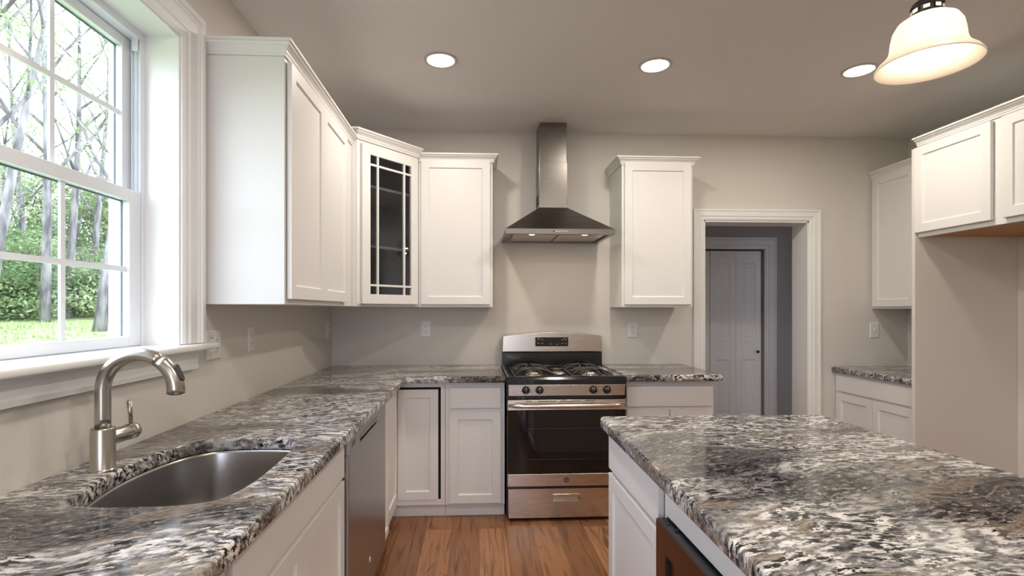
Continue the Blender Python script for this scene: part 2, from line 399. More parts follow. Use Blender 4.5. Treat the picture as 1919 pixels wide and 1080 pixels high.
# cased opening trim
CAS = [(0, 0), (.006, 0), (.012, .012), (.012, .028), (.017, .034), (.017, .070), (.022, .074), (.022, .088), (0, .088)]   # (out of wall, away from opening)
def casing(name, verts, plane, w, parent=None, prof=CAS):
    """verts: inner edge polyline in wall plane coords (a, z), going so that outward is left of travel"""
    bm = BM(); rings = []; n = len(verts)
    def nr(a, b):
        d = (Vector(b)-Vector(a)).normalized(); return Vector((-d.y, d.x))
    for i, p in enumerate(verts):
        if i == 0: o = nr(verts[0], verts[1])
        elif i == n-1: o = nr(verts[-2], verts[-1])
        else:
            a = nr(verts[i-1], p); b = nr(p, verts[i+1]); o = a+b; o = o/(o.length_squared/2)
        rings.append([bm.verts.new(plane(p[0]+o.x*q[1]*w/.088, q[0], p[1]+o.y*q[1]*w/.088)) for q in prof])
    k = len(prof)
    for a, b in zip(rings, rings[1:]):
        for i in range(k): bm.faces.new((a[i], a[(i+1) % k], b[(i+1) % k], b[i]))
    bm.faces.new(rings[0]); bm.faces.new(list(reversed(rings[-1])))
    return bm
back_plane = lambda a, o, z: (a, -o, z)
bm = casing('c', [(DX0, 0), (DX0, DZ), (DX1, DZ), (DX1, 0)], back_plane, .088)
box(bm, DX0, DX0+.012, .001, .2, 0, DZ); box(bm, DX1-.012, DX1, .001, .2, 0, DZ); box(bm, DX0, DX1, .001, .2, DZ-.012, DZ)
struct('trim_1', bm, M['trim'], 'white fluted casing around the open doorway in the back wall')
# closet door casing in the hall
bm = casing('c', [(CX0, 0), (CX0, CZ), (CX1, CZ), (CX1, 0)], lambda a, o, z: (a, HY-o, z), .125)
struct('trim_2', bm, M['trim'], 'casing around the closet door seen through the doorway')
# bifold closet door: two leaves
def panel_leaf(w, h, panels, t=.032):
    bm = BM(); y0 = 0
    # front skin with recessed raised panels built from strips
    xs = [0, .06, w-.06, w]
    zs = [0]
    for a, b in panels: zs += [a, b]
    zs.append(h)
    for zi in range(len(zs)-1):
        for xi in range(3):
            x0, x1, z0, z1 = xs[xi], xs[xi+1], zs[zi], zs[zi+1]
            if xi == 1 and zi % 2 == 1:
                L0 = [(x0,z0),(x1,z0),(x1,z1),(x0,z1)]
                def ins(d): return [(x0+d,z0+d),(x1-d,z0+d),(x1-d,z1-d),(x0+d,z1-d)]
                rings = [[bm.verts.new((p[0], y, p[1])) for p in q] for q, y in ((L0, 0), (ins(.012), .008), (ins(.03), .008), (ins(.045), .002))]
                for a, b in zip(rings, rings[1:]):
                    for i in range(4): bm.faces.new((a[i], a[(i+1) % 4], b[(i+1) % 4], b[i]))
                bm.faces.new(rings[-1])
            else:
                bm.faces.new([bm.verts.new((p[0], 0, p[1])) for p in ((x0,z0),(x1,z0),(x1,z1),(x0,z1))])
    bmesh.ops.remove_doubles(bm, verts=bm.verts, dist=1e-5)
    box(bm, 0, w, .012, t, 0, h)
    for q in ((0, 0, w, 0), ):
        pass
    a = [bm.verts.new(v) for v in ((0,0,0),(0,.012,0),(0,.012,h),(0,0,h))]; bm.faces.new(a)
    a = [bm.verts.new(v) for v in ((w,0,0),(w,.012,0),(w,.012,h),(w,0,h))]; bm.faces.new(a)
    a = [bm.verts.new(v) for v in ((0,0,h),(w,0,h),(w,.012,h),(0,.012,h))]; bm.faces.new(a)
    return bm
d1 = empty('door_1', 'white panelled bifold closet door with a small dark knob, seen through the doorway', 'door', (CX0+.005, HY+.035, .012)); d1['kind'] = 'structure'
lw = (CX1-CX0-.02)/4
for i in range(4):
    lf = obj('door_leaf', panel_leaf(lw-.003, CZ-.03, [(.22, .82), (1.03, 1.86)]), M['trim'], d1); lf.location = (.003+i*lw + (.003 if i > 1 else 0), 0, 0)
bm = BM(); lathe(bm, [(0, -.03), (.012, -.03), (.016, -.02), (.013, -.01), (.006, -.004), (.006, 0)], 16, Matrix.Rotation(-PI/2, 4, 'X').inverted() if False else Matrix(((1,0,0,0),(0,0,1,0),(0,1,0,0),(0,0,0,1))))
kn = obj('door_knob', bm, M['slot'], d1, smooth=True); kn.location = (lw*4-.045, 0, .905); kn['label'] = 'small dark knob'
obj('door_track', bx(0, CX1-CX0-.01, .0, .03, CZ-.016, CZ-.012), M['slot'], d1)
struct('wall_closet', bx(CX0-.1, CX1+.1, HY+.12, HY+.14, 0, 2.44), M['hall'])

# ================================================================ WINDOW
w1 = empty('window_1', 'white double hung window with grilles over the sink', 'window', (0, 0, 0)); w1['kind'] = 'structure'
left_plane = lambda a, o, z: (o, a, z)
WC = [(0, 0), (.008, 0), (.014, .012), (.014, .030), (.020, .036), (.020, .082), (.026, .088), (.026, .094), (.034, .098), (.034, .118), (0, .118)]
bm = BM()
cb = casing('c', [(WY0, 1.24), (WY0, WZ1), (WY1, WZ1), (WY1, 1.24)], left_plane, .088, prof=WC)
obj('window_casing', cb, M['trim'], w1)
bm = BM()   # jamb extension boards
box(bm, -.12, 0, WY1-.008, WY1, WZ0, WZ1); box(bm, -.12, 0, WY0, WY0+.008, WZ0, WZ1); box(bm, -.12, 0, WY0+.008, WY1-.008, WZ1-.008, WZ1)
obj('window_jamb', bm, M['trim'], w1)
# stool with rounded nose and horns, apron
bm = BM()
prism(bm, [(-.12, WY0+.009), (-.12, WY1-.009), (0.001, WY1-.009), (0.001, -1.865), (.066, -1.865), (.066, -3.225), (0.001, -3.225), (0.001, WY0+.009)], 1.214, 1.238)
obj('window_stool', bm, M['trim'], w1, bevel=.009, seg=3)
AP = [(0, 1.214), (.030, 1.214), (.030, 1.206), (.022, 1.200), (.016, 1.180), (.016, 1.160), (.022, 1.156), (.022, 1.142), (0, 1.142)]
bm = BM(); ya, yb = -1.925, -3.165; n = len(AP)
r0 = [bm.verts.new((p[0], ya-(1.214-p[1])*.35, p[1])) for p in AP]; r1 = [bm.verts.new((p[0], yb+(1.214-p[1])*.35, p[1])) for p in AP]
for i in range(n): bm.faces.new((r0[i], r0[(i+1) % n], r1[(i+1) % n], r1[i]))
bm.faces.new(r0); bm.faces.new(r1)
obj('window_apron', bm, M['trim'], w1)
# vinyl frame
FX0, FX1 = -.215, -.12
bm = BM()
y0, y1, z0, z1 = WY0, WY1, 1.226, WZ1
fw = .026
box(bm, FX0, FX1, y1-fw, y1, z0, z1); box(bm, FX0, FX1, y0, y0+fw, z0, z1); box(bm, FX0, FX1, y0+fw, y1-fw, z1-fw-.01, z1); box(bm, FX0, FX1, y0+fw, y1-fw, z0, z0+.012)
for s, yy in ((1, y1-fw), (-1, y0+fw)):   # balance tracks beside the upper sash
    for xx in (-.1205, -.136, -.151):
        a, b_ = sorted((yy, yy-s*.012)); box(bm, xx-.003, xx, a, b_, 1.80, z1-fw-.01)
    a, b_ = sorted((yy, yy-s*.02)); box(bm, -.146, -.126, a, b_, z1-fw-.055, z1-fw-.01)
obj('window_frame', bm, M['vinyl'], w1, bevel=.0015)
def sash(name, xa, xb, zb, zt, bot, top, stile, vy, hz):
    bm = BM(); a, b_ = y0+fw+.002, y1-fw-.002
    box(bm, xb, xa, a, a+stile, zb, zt); box(bm, xb, xa, b_-stile, b_, zb, zt); box(bm, xb, xa, a+stile, b_-stile, zb, zb+bot); box(bm, xb, xa, a+stile, b_-stile, zt-top, zt)
    s = obj(name, bm, M['vinyl'], w1, bevel=.003)
    xm = (xa+xb)/2; g = BM(); box(g, xm-.008, xm-.004, a+stile-.004, b_-stile+.004, zb+bot-.004, zt-top+.004)
    obj('pane', g, M['glass'], s)
    m_ = BM()
    for v in vy: box(m_, xm-.003, xm+.005, v-.009, v+.009, zb+bot, zt-top)
    ys = [a+stile] + sorted(vy) + [b_-stile]
    for p, q in zip(ys, ys[1:]):
        pa = p+.009 if p in vy else p; qa = q-.009 if q in vy else q
        box(m_, xm-.003, xm+.005, pa, qa, hz-.009, hz+.009)
    obj('muntin', m_, M['vinyl'], s)
    sp_ = BM()
    ga, gb, gz0, gz1 = a+stile-.001, b_-stile+.001, zb+bot, zt-top
    box(sp_, xb+.002, xm-.009, ga, ga+.005, gz0, gz1); box(sp_, xb+.002, xm-.009, gb-.005, gb, gz0, gz1); box(sp_, xb+.002, xm-.009, ga, gb, gz1-.005, gz1)
    obj('glazing_seal', sp_, simple_dark, s)
    return s
simple_dark = simple('grey_seal', (.12, .16, .19), .5)
ls = sash('sash', -.124, -.156, 1.240, 1.800, .036, .042, .062, (-2.405, -2.685), 1.514)
us = sash('sash', -.160, -.190, 1.770, WZ1-fw-.012, .040, .036, .046, (-2.400, -2.690), 2.078)
bm = BM(); box(bm, -.152, -.128, -2.28, -2.23, 1.800, 1.806); box(bm, -.146, -.134, -2.27, -2.20, 1.806, 1.813)
obj('sash_lock', bm, M['vinyl'], ls, bevel=.002)
# outside brick mould, so the wall edge reads as white from the room
bm = BM(); box(bm, -.25, -.215, WY1-.012, WY1+.06, 1.2, 2.45); box(bm, -.25, -.215, WY0-.06, WY0+.012, 1.2, 2.45); box(bm, -.25, -.215, WY0+.012, WY1-.012, WZ1-.012, 2.45)
obj('exterior_trim', bm, M['siding'], w1)

# glazed patio opening behind the photographer
w2 = empty('window_2', 'white framed glazed patio door behind the photographer', 'window', (0, 0, 0)); w2['kind'] = 'structure'
bm = BM(); ww = (.25, .65, 1.05, 1.45)
for i, x in enumerate(ww): box(bm, x-(.03 if i else 0), x+(.03 if i < 3 else 0), YB-.1, YB-.04, 0, 2.35)
for a, b_ in zip(ww, ww[1:]): box(bm, a+.03, b_-.03, YB-.1, YB-.04, 0, .08); box(bm, a+.03, b_-.03, YB-.1, YB-.04, 2.27, 2.35)
obj('window_frame', bm, M['vinyl'], w2)
obj('pane', bx(.27, 1.43, YB-.075, YB-.07, .05, 2.3), M['glass'], w2)
bm = casing('c', [(.25, 0), (.25, 2.35), (1.45, 2.35), (1.45, 0)], lambda a, o, z: (a, YB+o, z), .088); obj('window_casing', bm, M['trim'], w2)

# ================================================================ WALL CABINETS
G = 'white shaker wall cabinets'
ZB, ZT = 1.392, 2.436
# long pair on the left wall
c = empty('wall_cabinet', 'tall white two door wall cabinet beside the window, bright bare side panel toward the room', 'cabinet', (0, -1.325, ZB), group=None)
def child_world(o, parent):   # keep world coordinates in meshes while the thing's empty sits at its base
    o.matrix_parent_inverse = Matrix.Translation(-parent.location) if not parent.rotation_euler.z else (Matrix.Translation(parent.location) @ Matrix.Rotation(parent.rotation_euler.z, 4, 'Z')).inverted()
    return o
def settle(parent):
    for ch in C.objects:
        if ch.parent == parent: child_world(ch, parent)
obj('cabinet_body', bx(.002, .33, -1.89, -.765, ZB, 2.41), M['cab'], c, bevel=.0015)
dz = ZB+.022; dh = 2.386-dz
door('cabinet_door', c, (.354, -1.412, dz), (0, -1, 0), (1, 0, 0), .462, dh)
door('cabinet_door', c, (.352, -.945, dz), (0, -1, 0), (1, 0, 0), .462, dh)
crown(c, [(.002, -1.89), (.33, -1.89), (.33, -.765)][::1], 2.398, .8, .95)
settle(c)
# corner cabinet with glass door
A = Vector((.362, -.76)); B = Vector((.698, -.365)); ZCT = 2.455
c = empty('corner_wall_cabinet', 'white corner wall cabinet with a grilled glass door', 'cabinet', (.25, -.3, ZB))
foot = [(.002, -.002), (.002, -.76), (A.x, A.y), (B.x, B.y), (B.x, -.002)]
bm = BM(); t = .016
prism(bm, foot, ZB, ZB+t); prism(bm, foot, ZCT-t, ZCT)
box(bm, .002, .002+t, -.76, -.002, ZB+t, ZCT-t); box(bm, .002+t, B.x, -.002-t, -.002, ZB+t, ZCT-t)
box(bm, .002+t, A.x-.004, -.76, -.76+t, ZB+t, ZCT-t); box(bm, B.x-t, B.x, B.y+.01, -.002-t, ZB+t, ZCT-t)
obj('cabinet_body', bm, M['cab'], c)
D = (B-A); dl = D.length; D.normalize(); Nn = Vector((D.y, -D.x))
fm = frame_mx((A.x, A.y, ZB), (D.x, D.y, 0), (Nn.x, Nn.y, 0))
bm = BM(); ht = ZCT-ZB
box(bm, 0, .045, 0, .018, 0, ht, fm); box(bm, dl-.04, dl, 0, .018, 0, ht, fm); box(bm, .045, dl-.04, 0, .018, 0, .03, fm); box(bm, .045, dl-.04, 0, .018, ht-.05, ht, fm)
obj('face_frame', bm, M['cab'], c, bevel=.001)
for zz in (1.775, 2.165):
    ins = lambda s: [(.02, -.02), (.02, -.735), (A.x-.01, A.y+.03), (B.x-.03, B.y+.015), (B.x-.018, -.02)]
    bm = BM(); prism(bm, ins(0), zz, zz+.018); obj('cabinet_shelf', bm, M['cab'], c)
# glass door
dw, dh2, st = dl-.045, 1.015, .062
dm = frame_mx((A.x+D.x*.028+Nn.x*.022, A.y+D.y*.028+Nn.y*.022, ZB+.016), (D.x, D.y, 0), (Nn.x, Nn.y, 0))
bm = BM()
box(bm, 0, st, 0, .02, 0, dh2, dm); box(bm, dw-st, dw, 0, .02, 0, dh2, dm); box(bm, st, dw-st, 0, .02, 0, st, dm); box(bm, st, dw-st, 0, .02, dh2-st, dh2, dm)
cd = obj('glass_door', bm, M['cab'], c, bevel=.0015)
bm = BM(); mw = .013; vx = [st+.062, dw-st-.062]; hz = [st+.058, dh2-st-.062]
for v in vx: box(bm, v-mw/2, v+mw/2, .002, .014, st, dh2-st, dm)
xs = [st, vx[0]-mw/2, vx[0]+mw/2, vx[1]-mw/2, vx[1]+mw/2, dw-st]
for hh in hz:
    for i in (0, 2, 4): box(bm, xs[i], xs[i+1], .002, .014, hh-mw/2, hh+mw/2, dm)
obj('grille', bm, M['cab'], cd)
bm = BM(); box(bm, st-.004, dw-st+.004, .0145, .0175, st-.004, dh2-st+.004, dm); obj('glass_pane', bm, M['cglass'], cd)
crown(c, [(.33, -.76), (A.x, A.y), (B.x, B.y), (B.x, -.33)], 2.443, .85, 1.0)
for ch in C.objects:
    if ch.parent == c: child_world(ch, c)
# back wall cabinets
def back_upper(x0, x1, label, side_r, side_l):
    c = empty('wall_cabinet', label, 'cabinet', ((x0+x1)/2, -.165, ZB-.003))
    obj('cabinet_body', bx(x0, x1, -.33, -.002, ZB-.004, 2.44), M['cab'], c, bevel=.0015)
    door('cabinet_door', c, (x0+.018, -.352, ZB+.016), (1, 0, 0), (0, -1, 0), x1-x0-.036, 2.436-(ZB+.016))
    path = ([(x0, -.002)] if side_l else []) + [(x0, -.33), (x1, -.33)] + ([(x1, -.002)] if side_r else [])
    crown(c, path, 2.425, .85, .93); settle(c)
back_upper(.7, 1.228, 'white single door wall cabinet left of the steel range hood', True, False)
back_upper(2.168, 2.695, 'white single door wall cabinet right of the steel range hood', True, True)
# upper cabinet in the nook on the right
c = empty('wall_cabinet', 'white wall cabinet in the far right corner above the small dark counter', 'cabinet', (4.47, -.41, 1.378))
obj('cabinet_body', bx(4.325, XR-.002, PY1+.003, -.003, 1.378, 2.44), M['cab'], c, bevel=.0015)
door('cabinet_door', c, (4.303, -.03, 1.395), (0, -1, 0), (-1, 0, 0), .40, 1.03)
door('cabinet_door', c, (4.303, -.433, 1.395), (0, -1, 0), (-1, 0, 0), .375, 1.03)
crown(c, [(4.325, PY1+.003), (4.325, -.003)][::-1], 2.425, .85, .93); settle(c)
# cabinet over the refrigerator niche
c = empty('wall_cabinet', 'white double door cabinet bridging the empty niche, raw wood underneath', 'cabinet', (4.3, -1.34, 1.832))
FB = 1.834
bm = BM(); box(bm, 3.952, 3.97, -1.86, PY0-.002, FB, 2.43); box(bm, 3.97, XR-.002, -1.86, PY0-.002, FB+.02, 2.43)
obj('cabinet_body', bm, M['cab'], c, bevel=.0012)
obj('bottom_panel', bx(3.971, XR-.003, -1.84, PY0-.02, FB+.006, FB+.0195), M['rawwood'], c)
door('cabinet_door', c, (3.930, PY0+.003, FB+.030), (0, -1, 0), (-1, 0, 0), .488, .546)
door('cabinet_door', c, (3.930, -1.395, FB+.030), (0, -1, 0), (-1, 0, 0), .45, .546)
crown(c, [(XR-.002, PY0-.002), (3.952, PY0-.002), (3.952, -1.86)][::1] if False else [(3.952, PY0-.002), (3.952, -1.86)], 2.418, .9, .85)
settle(c)

# ================================================================ BASE CABINETS
def base_body(x0, x1, y0, y1, top=.898): return bx(x0, x1, y0, y1, .085, top)
YF = -.62     # face of the back run
# drawer base left of the range
c = empty('base_cabinet', 'white drawer over door base cabinet left of the range', 'cabinet', (1.10, -.31, 0))
obj('cabinet_body', base_body(.907, 1.298, YF, -.003), M['cab'], c, bevel=.0012)
obj('toe_kick', bx(.907, 1.298, -.585, -.02, 0, .085), M['cab'], c)
drawer(c, (.935, YF-.021, .722), (1, 0, 0), (0, -1, 0), .337, .135)
door('cabinet_door', c, (.935, YF-.021, .098), (1, 0, 0), (0, -1, 0), .337, .604)
settle(c)
# base right of the range
c = empty('base_cabinet', 'white base cabinet right of the range beside the doorway', 'cabinet', (2.41, -.31, 0))
obj('cabinet_body', base_body(2.098, 2.715, YF, -.003), M['cab'], c, bevel=.0012)
obj('toe_kick', bx(2.098, 2.715, -.585, -.02, 0, .085), M['cab'], c)
drawer(c, (2.112, YF-.021, .722), (1, 0, 0), (0, -1, 0), .588, .135)
door('cabinet_door', c, (2.112, YF-.021, .098), (1, 0, 0), (0, -1, 0), .290, .604)
door('cabinet_door', c, (2.410, YF-.021, .098), (1, 0, 0), (0, -1, 0), .290, .604)
settle(c)
# corner cabinet, L shaped, inset folding doors
XF = .59
c = empty('corner_base_cabinet', 'white corner base cabinet with folding door framed by a black gap', 'cabinet', (.3, -.4, 0))
bm = BM()
prism(bm, [(.003, -.003), (.003, -1.055), (XF-.025, -1.055), (XF-.025, YF+.025), (.88, YF+.025), (.88, -.003)], .085, .897)
obj('cabinet_body', bm, M['cab'], c)
bm = BM()
prism(bm, [(.003, -.01), (.003, -1.055), (.545, -1.055), (.545, -.585), (.905, -.585), (.905, -.01)], 0, .0845)
obj('toe_kick', bm, M['cab'], c)
bm = BM()   # face frame: rails and stiles
box(bm, XF, .905, YF, YF+.02, .860, .898); box(bm, XF, .905, YF, YF+.02, .085, .118); box(bm, .877, .905, YF, YF+.02, .118, .860)
box(bm, XF-.02, XF, -1.055, YF, .860, .898); box(bm, XF-.02, XF, -1.055, YF, .085, .118); box(bm, XF-.02, XF, -1.055, -1.045, .118, .860)
obj('face_frame', bm, M['cab'], c, bevel=.001)
bm = BM(); box(bm, XF, .878, YF+.0205, YF+.0245, .115, .862); box(bm, XF-.0245, XF-.0205, -1.05, YF+.02, .115, .862)
obj('door_recess', bm, M['dark'], c)
door('folding_door', c, (XF+.004, YF-.004, .119), (1, 0, 0), (0, -1, 0), .266, .726)
door('folding_door', c, (XF+.004, YF-.012, .119), (0, -1, 0), (1, 0, 0), .405, .726)
settle(c)
# narrow cabinet between dishwasher and corner
c = empty('base_cabinet', 'narrow white base cabinet squeezed between dishwasher and corner cabinet', 'cabinet', (.3, -1.15, 0))
obj('cabinet_body', base_body(.003, XF, -1.243, -1.058), M['cab'], c, bevel=.0012)
obj('toe_kick', bx(.003, .535, -1.243, -1.058, 0, .085), M['cab'], c)
door('cabinet_door', c, (XF+.022, -1.056, .100), (0, -1, 0), (1, 0, 0), .185, .756, st=.045)
settle(c)
# sink base (open-topped shell)
SY0, SY1 = -2.965, -2.05
c = empty('sink_cabinet', 'white sink base cabinet with long false drawer front and two doors', 'cabinet', (.3, (SY0+SY1)/2, 0))
bm = BM(); t = .018
box(bm, .003, XF-.02, SY1-t, SY1, .085, .898); box(bm, .003, XF-.02, SY0, SY0+t, .085, .898); box(bm, .003, XF-.02, SY0+t, SY1-t, .085, .085+t); box(bm, .003, .003+t, SY0+t, SY1-t, .085+t, .898)
box(bm, XF-.02, XF, SY0, SY1, .085, .125); box(bm, XF-.02, XF, SY0, SY1, .860, .898); box(bm, XF-.02, XF, SY0, SY0+.04, .125, .860); box(bm, XF-.02, XF, SY1-.04, SY1, .125, .860); box(bm, XF-.02, XF, SY0+.04, SY1-.04, .72, .76)
obj('cabinet_body', bm, M['cab'], c, bevel=.001)
obj('toe_kick', bx(.003, .535, SY0, SY1, 0, .085), M['cab'], c)
drawer(c, (XF+.022, SY1-.006, .742), (0, -1, 0), (1, 0, 0), .885, .138)
door('cabinet_door', c, (XF+.022, SY1-.006, .100), (0, -1, 0), (1, 0, 0), .455, .628)
door('cabinet_door', c, (XF+.022, SY1-.464, .100), (0, -1, 0), (1, 0, 0), .427, .628)
settle(c)
c = empty('base_cabinet', 'white base cabinet under the near end of the left counter', 'cabinet', (.3, -3.5, 0))
obj('cabinet_body', base_body(.003, XF, -4.30, SY0-.003), M['cab'], c, bevel=.0012)
obj('toe_kick', bx(.003, .535, -4.30, SY0-.003, 0, .085), M['cab'], c)
for k in range(3):
    drawer(c, (XF+.022, SY0-.012-k*.44, .742), (0, -1, 0), (1, 0, 0), .42, .138)
    door('cabinet_door', c, (XF+.022, SY0-.012-k*.44, .100), (0, -1, 0), (1, 0, 0), .42, .628)
settle(c)
# nook base on the right
c = empty('base_cabinet', 'white base cabinet in the right nook under the small dark counter', 'cabinet', (4.33, -.41, 0))
XN = 4.02
obj('cabinet_body', base_body(XN, XR-.003, PY1+.004, -.003, .868), M['cab'], c, bevel=.0012)
obj('toe_kick', bx(XN+.06, XR-.003, PY1+.004, -.003, 0, .085), M['cab'], c)
drawer(c, (XN-.021, -.035, .722), (0, -1, 0), (-1, 0, 0), .745, .125)
door('cabinet_door', c, (XN-.021, -.035, .100), (0, -1, 0), (-1, 0, 0), .37, .605)
door('cabinet_door', c, (XN-.021, -.410, .100), (0, -1, 0), (-1, 0, 0), .37, .605)
settle(c)

# ================================================================ COUNTERTOPS (filled 2D curves turned into meshes)
def fillet(pts, rads, seg=6):
    out = []; n = len(pts)
    for i, p in enumerate(pts):
        p = Vector(p); r = rads[i] if isinstance(rads, (list, tuple)) else rads
        if r <= 0: out.append(tuple(p)); continue
        a = (Vector(pts[i-1])-p).normalized(); b = (Vector(pts[(i+1) % n])-p).normalized()
        ang = a.angle(b); d = r/math.tan(ang/2); p0 = p+a*d; p1 = p+b*d; cen = p+(a+b).normalized()*(r/math.sin(ang/2))
        v0 = p0-cen; v1 = p1-cen; tot = v0.angle_signed(v1)
        for k in range(seg+1):
            th = -tot*k/seg; out.append((cen.x+v0.x*math.cos(th)-v0.y*math.sin(th), cen.y+v0.x*math.sin(th)+v0.y*math.cos(th)))
    return out
def catmull(P, per=8):
    out = []; n = len(P)
    for i in range(n):
        p0, p1, p2, p3 = [Vector(P[(i+k-1) % n]) for k in range(4)]
        for s in range(per):
            u = s/per; out.append(tuple(.5*((2*p1)+(p2-p0)*u+(2*p0-5*p1+4*p2-p3)*u*u+(3*p1-p0-3*p2+p3)*u**3)))
    return out
def counter(name, outlines, zb, zt, label, bev=.008):
    cu = bpy.data.curves.new(name, 'CURVE'); cu.dimensions = '2D'; cu.fill_mode = 'BOTH'
    for ol in outlines:
        s = cu.splines.new('POLY'); s.points.add(len(ol)-1); s.use_cyclic_u = True
        for p, q in zip(s.points, ol): p.co = (q[0], q[1], 0, 1)
    cu.extrude = (zt-zb)/2-bev; cu.bevel_depth = bev; cu.bevel_resolution = 3; cu.offset = -bev
    o = bpy.data.objects.new(name+'_tmp', cu); C.objects.link(o); o.location = (0, 0, 0)
    dg = bpy.context.evaluated_depsgraph_get(); dg.update()
    me = bpy.data.meshes.new_from_object(o.evaluated_get(dg)); bpy.data.objects.remove(o); bpy.data.curves.remove(cu)
    me.name = name; me.transform(Matrix.Translation((0, 0, (zt+zb)/2)))
    me.materials.clear(); ob = link(name, me, M['granite'])
    tag(ob, label, 'countertop'); return ob
sink_pts = [(.200, -2.820), (.178, -2.745), (.155, -2.64), (.146, -2.56), (.150, -2.45), (.175, -2.345), (.225, -2.275), (.30, -2.252), (.42, -2.252), (.495, -2.268), (.527, -2.320),
            (.538, -2.44), (.545, -2.57), (.545, -2.70), (.525, -2.800), (.47, -2.838), (.36, -2.848), (.26, -2.845)]
hole = catmull(sink_pts, 5)
left_ol = fillet([(.003, -.003), (.003, -4.32), (.655, -4.32), (.655, -.70), (1.300, -.70), (1.300, -.003)], [0, 0, .02, .03, .004, 0])
counter('left_countertop', [left_ol, hole], .898, ZC-.002, 'long L shaped black white and grey granite countertop holding the sink')
counter('granite_countertop', [fillet([(2.094, -.003), (2.094, -.70), (2.745, -.70), (2.745, -.003)], [0, .004, .012, 0])], .898, ZC-.002, 'short granite countertop right of the range, ending at the doorway')
counter('granite_countertop', [fillet([(3.985, PY1+.003), (3.985, -.003), (XR-.003, -.003), (XR-.003, PY1+.003)], [0, 0, 0, 0])], .868, .912, 'small dark granite countertop tucked in the right hand nook')
counter('island_countertop', [fillet([(1.600, -1.965), (1.560, -3.95), (2.515, -3.95), (2.515, -1.985)], [.035, .03, .03, .03])], .898, ZC, 'large granite island countertop with cream, black and brown streaks', .010)
for n_ in ('left_countertop', 'island_countertop'):
    bpy.data.objects[n_].name = 'granite_countertop'

# ================================================================ SINK
def offs(ol, d):
    n = len(ol); out = []
    for i in range(n):
        a = Vector(ol[i-1]); b = Vector(ol[(i+1) % n]); t_ = (b-a).normalized(); nn = Vector((t_.y, -t_.x))
        out.append((ol[i][0]+nn.x*d, ol[i][1]+nn.y*d))
    return out
# orientation test
ar = sum(hole[i-1][0]*hole[i][1]-hole[i][0]*hole[i-1][1] for i in range(len(hole)))
sg = 1 if ar > 0 else -1
sk = empty('kitchen_sink', 'stainless steel undermount single bowl sink set in the granite', 'sink', (.35, -2.55, .70))
bm = BM(); rings = []
prof = [(.028, .895), (.028, .8975), (.004, .8975), (.002, .890), (-.004, .74), (-.012, .712), (-.03, .699), (-.055, .695), (-.13, .691)]
cen = Vector((.36, -2.55))
for d, z in prof:
    rings.append([bm.verts.new((p[0], p[1], z)) for p in offs(hole, sg*d)])
rings.append([bm.verts.new((cen.x+(Vector(p)-cen).normalized().x*.045, cen.y+(Vector(p)-cen).normalized().y*.045, .688)) for p in hole])
for a, b_ in zip(rings, rings[1:]):
    for i in range(len(a)): bm.faces.new((a[i], a[(i+1) % len(a)], b_[(i+1) % len(a)], b_[i]))
bm.faces.new(rings[-1])
s_ = obj('sink_bowl', bm, M['sink'], sk, smooth=True)
md = s_.modifiers.new('solid', 'SOLIDIFY'); md.thickness = .0015; md.offset = 1
bm = BM(); lathe(bm, [(0, .6895), (.022, .6895), (.026, .692), (.040, .693), (.043, .690), (.043, .687)], 28, Matrix.Translation((cen.x, cen.y, .001)))
obj('drain', bm, M['nickel'], sk, smooth=True); settle(sk)

# ================================================================ FAUCET
FXc, FYc = .106, -2.585
fa = empty('kitchen_faucet', 'brushed nickel gooseneck faucet rising from the granite behind the sink', 'faucet', (FXc, FYc, ZC-.002))
bm = BM(); lathe(bm, [(0, 0), (.0305, 0), (.0305, .003), (.0285, .006), (.0285, .112), (.0265, .1145), (0, .1145)], 40)
obj('faucet_body', bm, M['nickel'], fa, bevel=.0008, smooth=False)
for p in fa.children[0].data.polygons: p.use_smooth = len(p.vertices) == 4 and abs(p.normal.z) < .5
R = .094; zc_ = .215; pts = [(0, 0, .1145), (0, 0, .14), (0, 0, .18)]
for k in range(0, 15): a = PI - k*PI*.70/14; pts.append((R+R*math.cos(a), 0, zc_+R*math.sin(a)))
bm = BM(); tube(bm, pts, .0185, 24)
obj('gooseneck_spout', bm, M['nickel'], fa, smooth=True)
a0 = PI*.30; pts = []; rr = []
for k in range(0, 9):
    a = a0 - .01 - k*(a0+.10)/8; pts.append((R+R*math.cos(a)+.002*k/8, 0, zc_+R*math.sin(a))); rr.append(.0188+.0035*k/8)
bm = BM(); tube(bm, pts, rr, 24); sh = obj('spray_head', bm, M['nickel'], fa, smooth=True)
e = Vector(pts[-1]); d_ = (Vector(pts[-1])-Vector(pts[-2])).normalized()
bm = BM(); tube(bm, [e, e+d_*.003], [.017, .016], 20); obj('nozzle', bm, M['blackp'], sh)
# oblong push button on the outer side of the head
p5 = Vector(pts[4]); rad = Vector((p5.x-R, 0, p5.z-zc_)).normalized(); tan = Vector((rad.z, 0, -rad.x))
bm = BM()
mxb = Matrix(((tan.x, 0, rad.x, p5.x+rad.x*.0165), (0, 1, 0, -.0), (tan.z, 0, rad.z, p5.z+rad.z*.0165), (0, 0, 0, 1))) @ Matrix.Rotation(0, 4, 'X')
btn = []
for k in range(24):
    th = 2*PI*k/24; x_ = .011*math.cos(th)+(.014 if math.cos(th) > 0 else -.014); btn.append((x_, .0095*math.sin(th)))
prism(bm, btn, 0, .0062, Matrix.Rotation(0, 4, 'Z'))
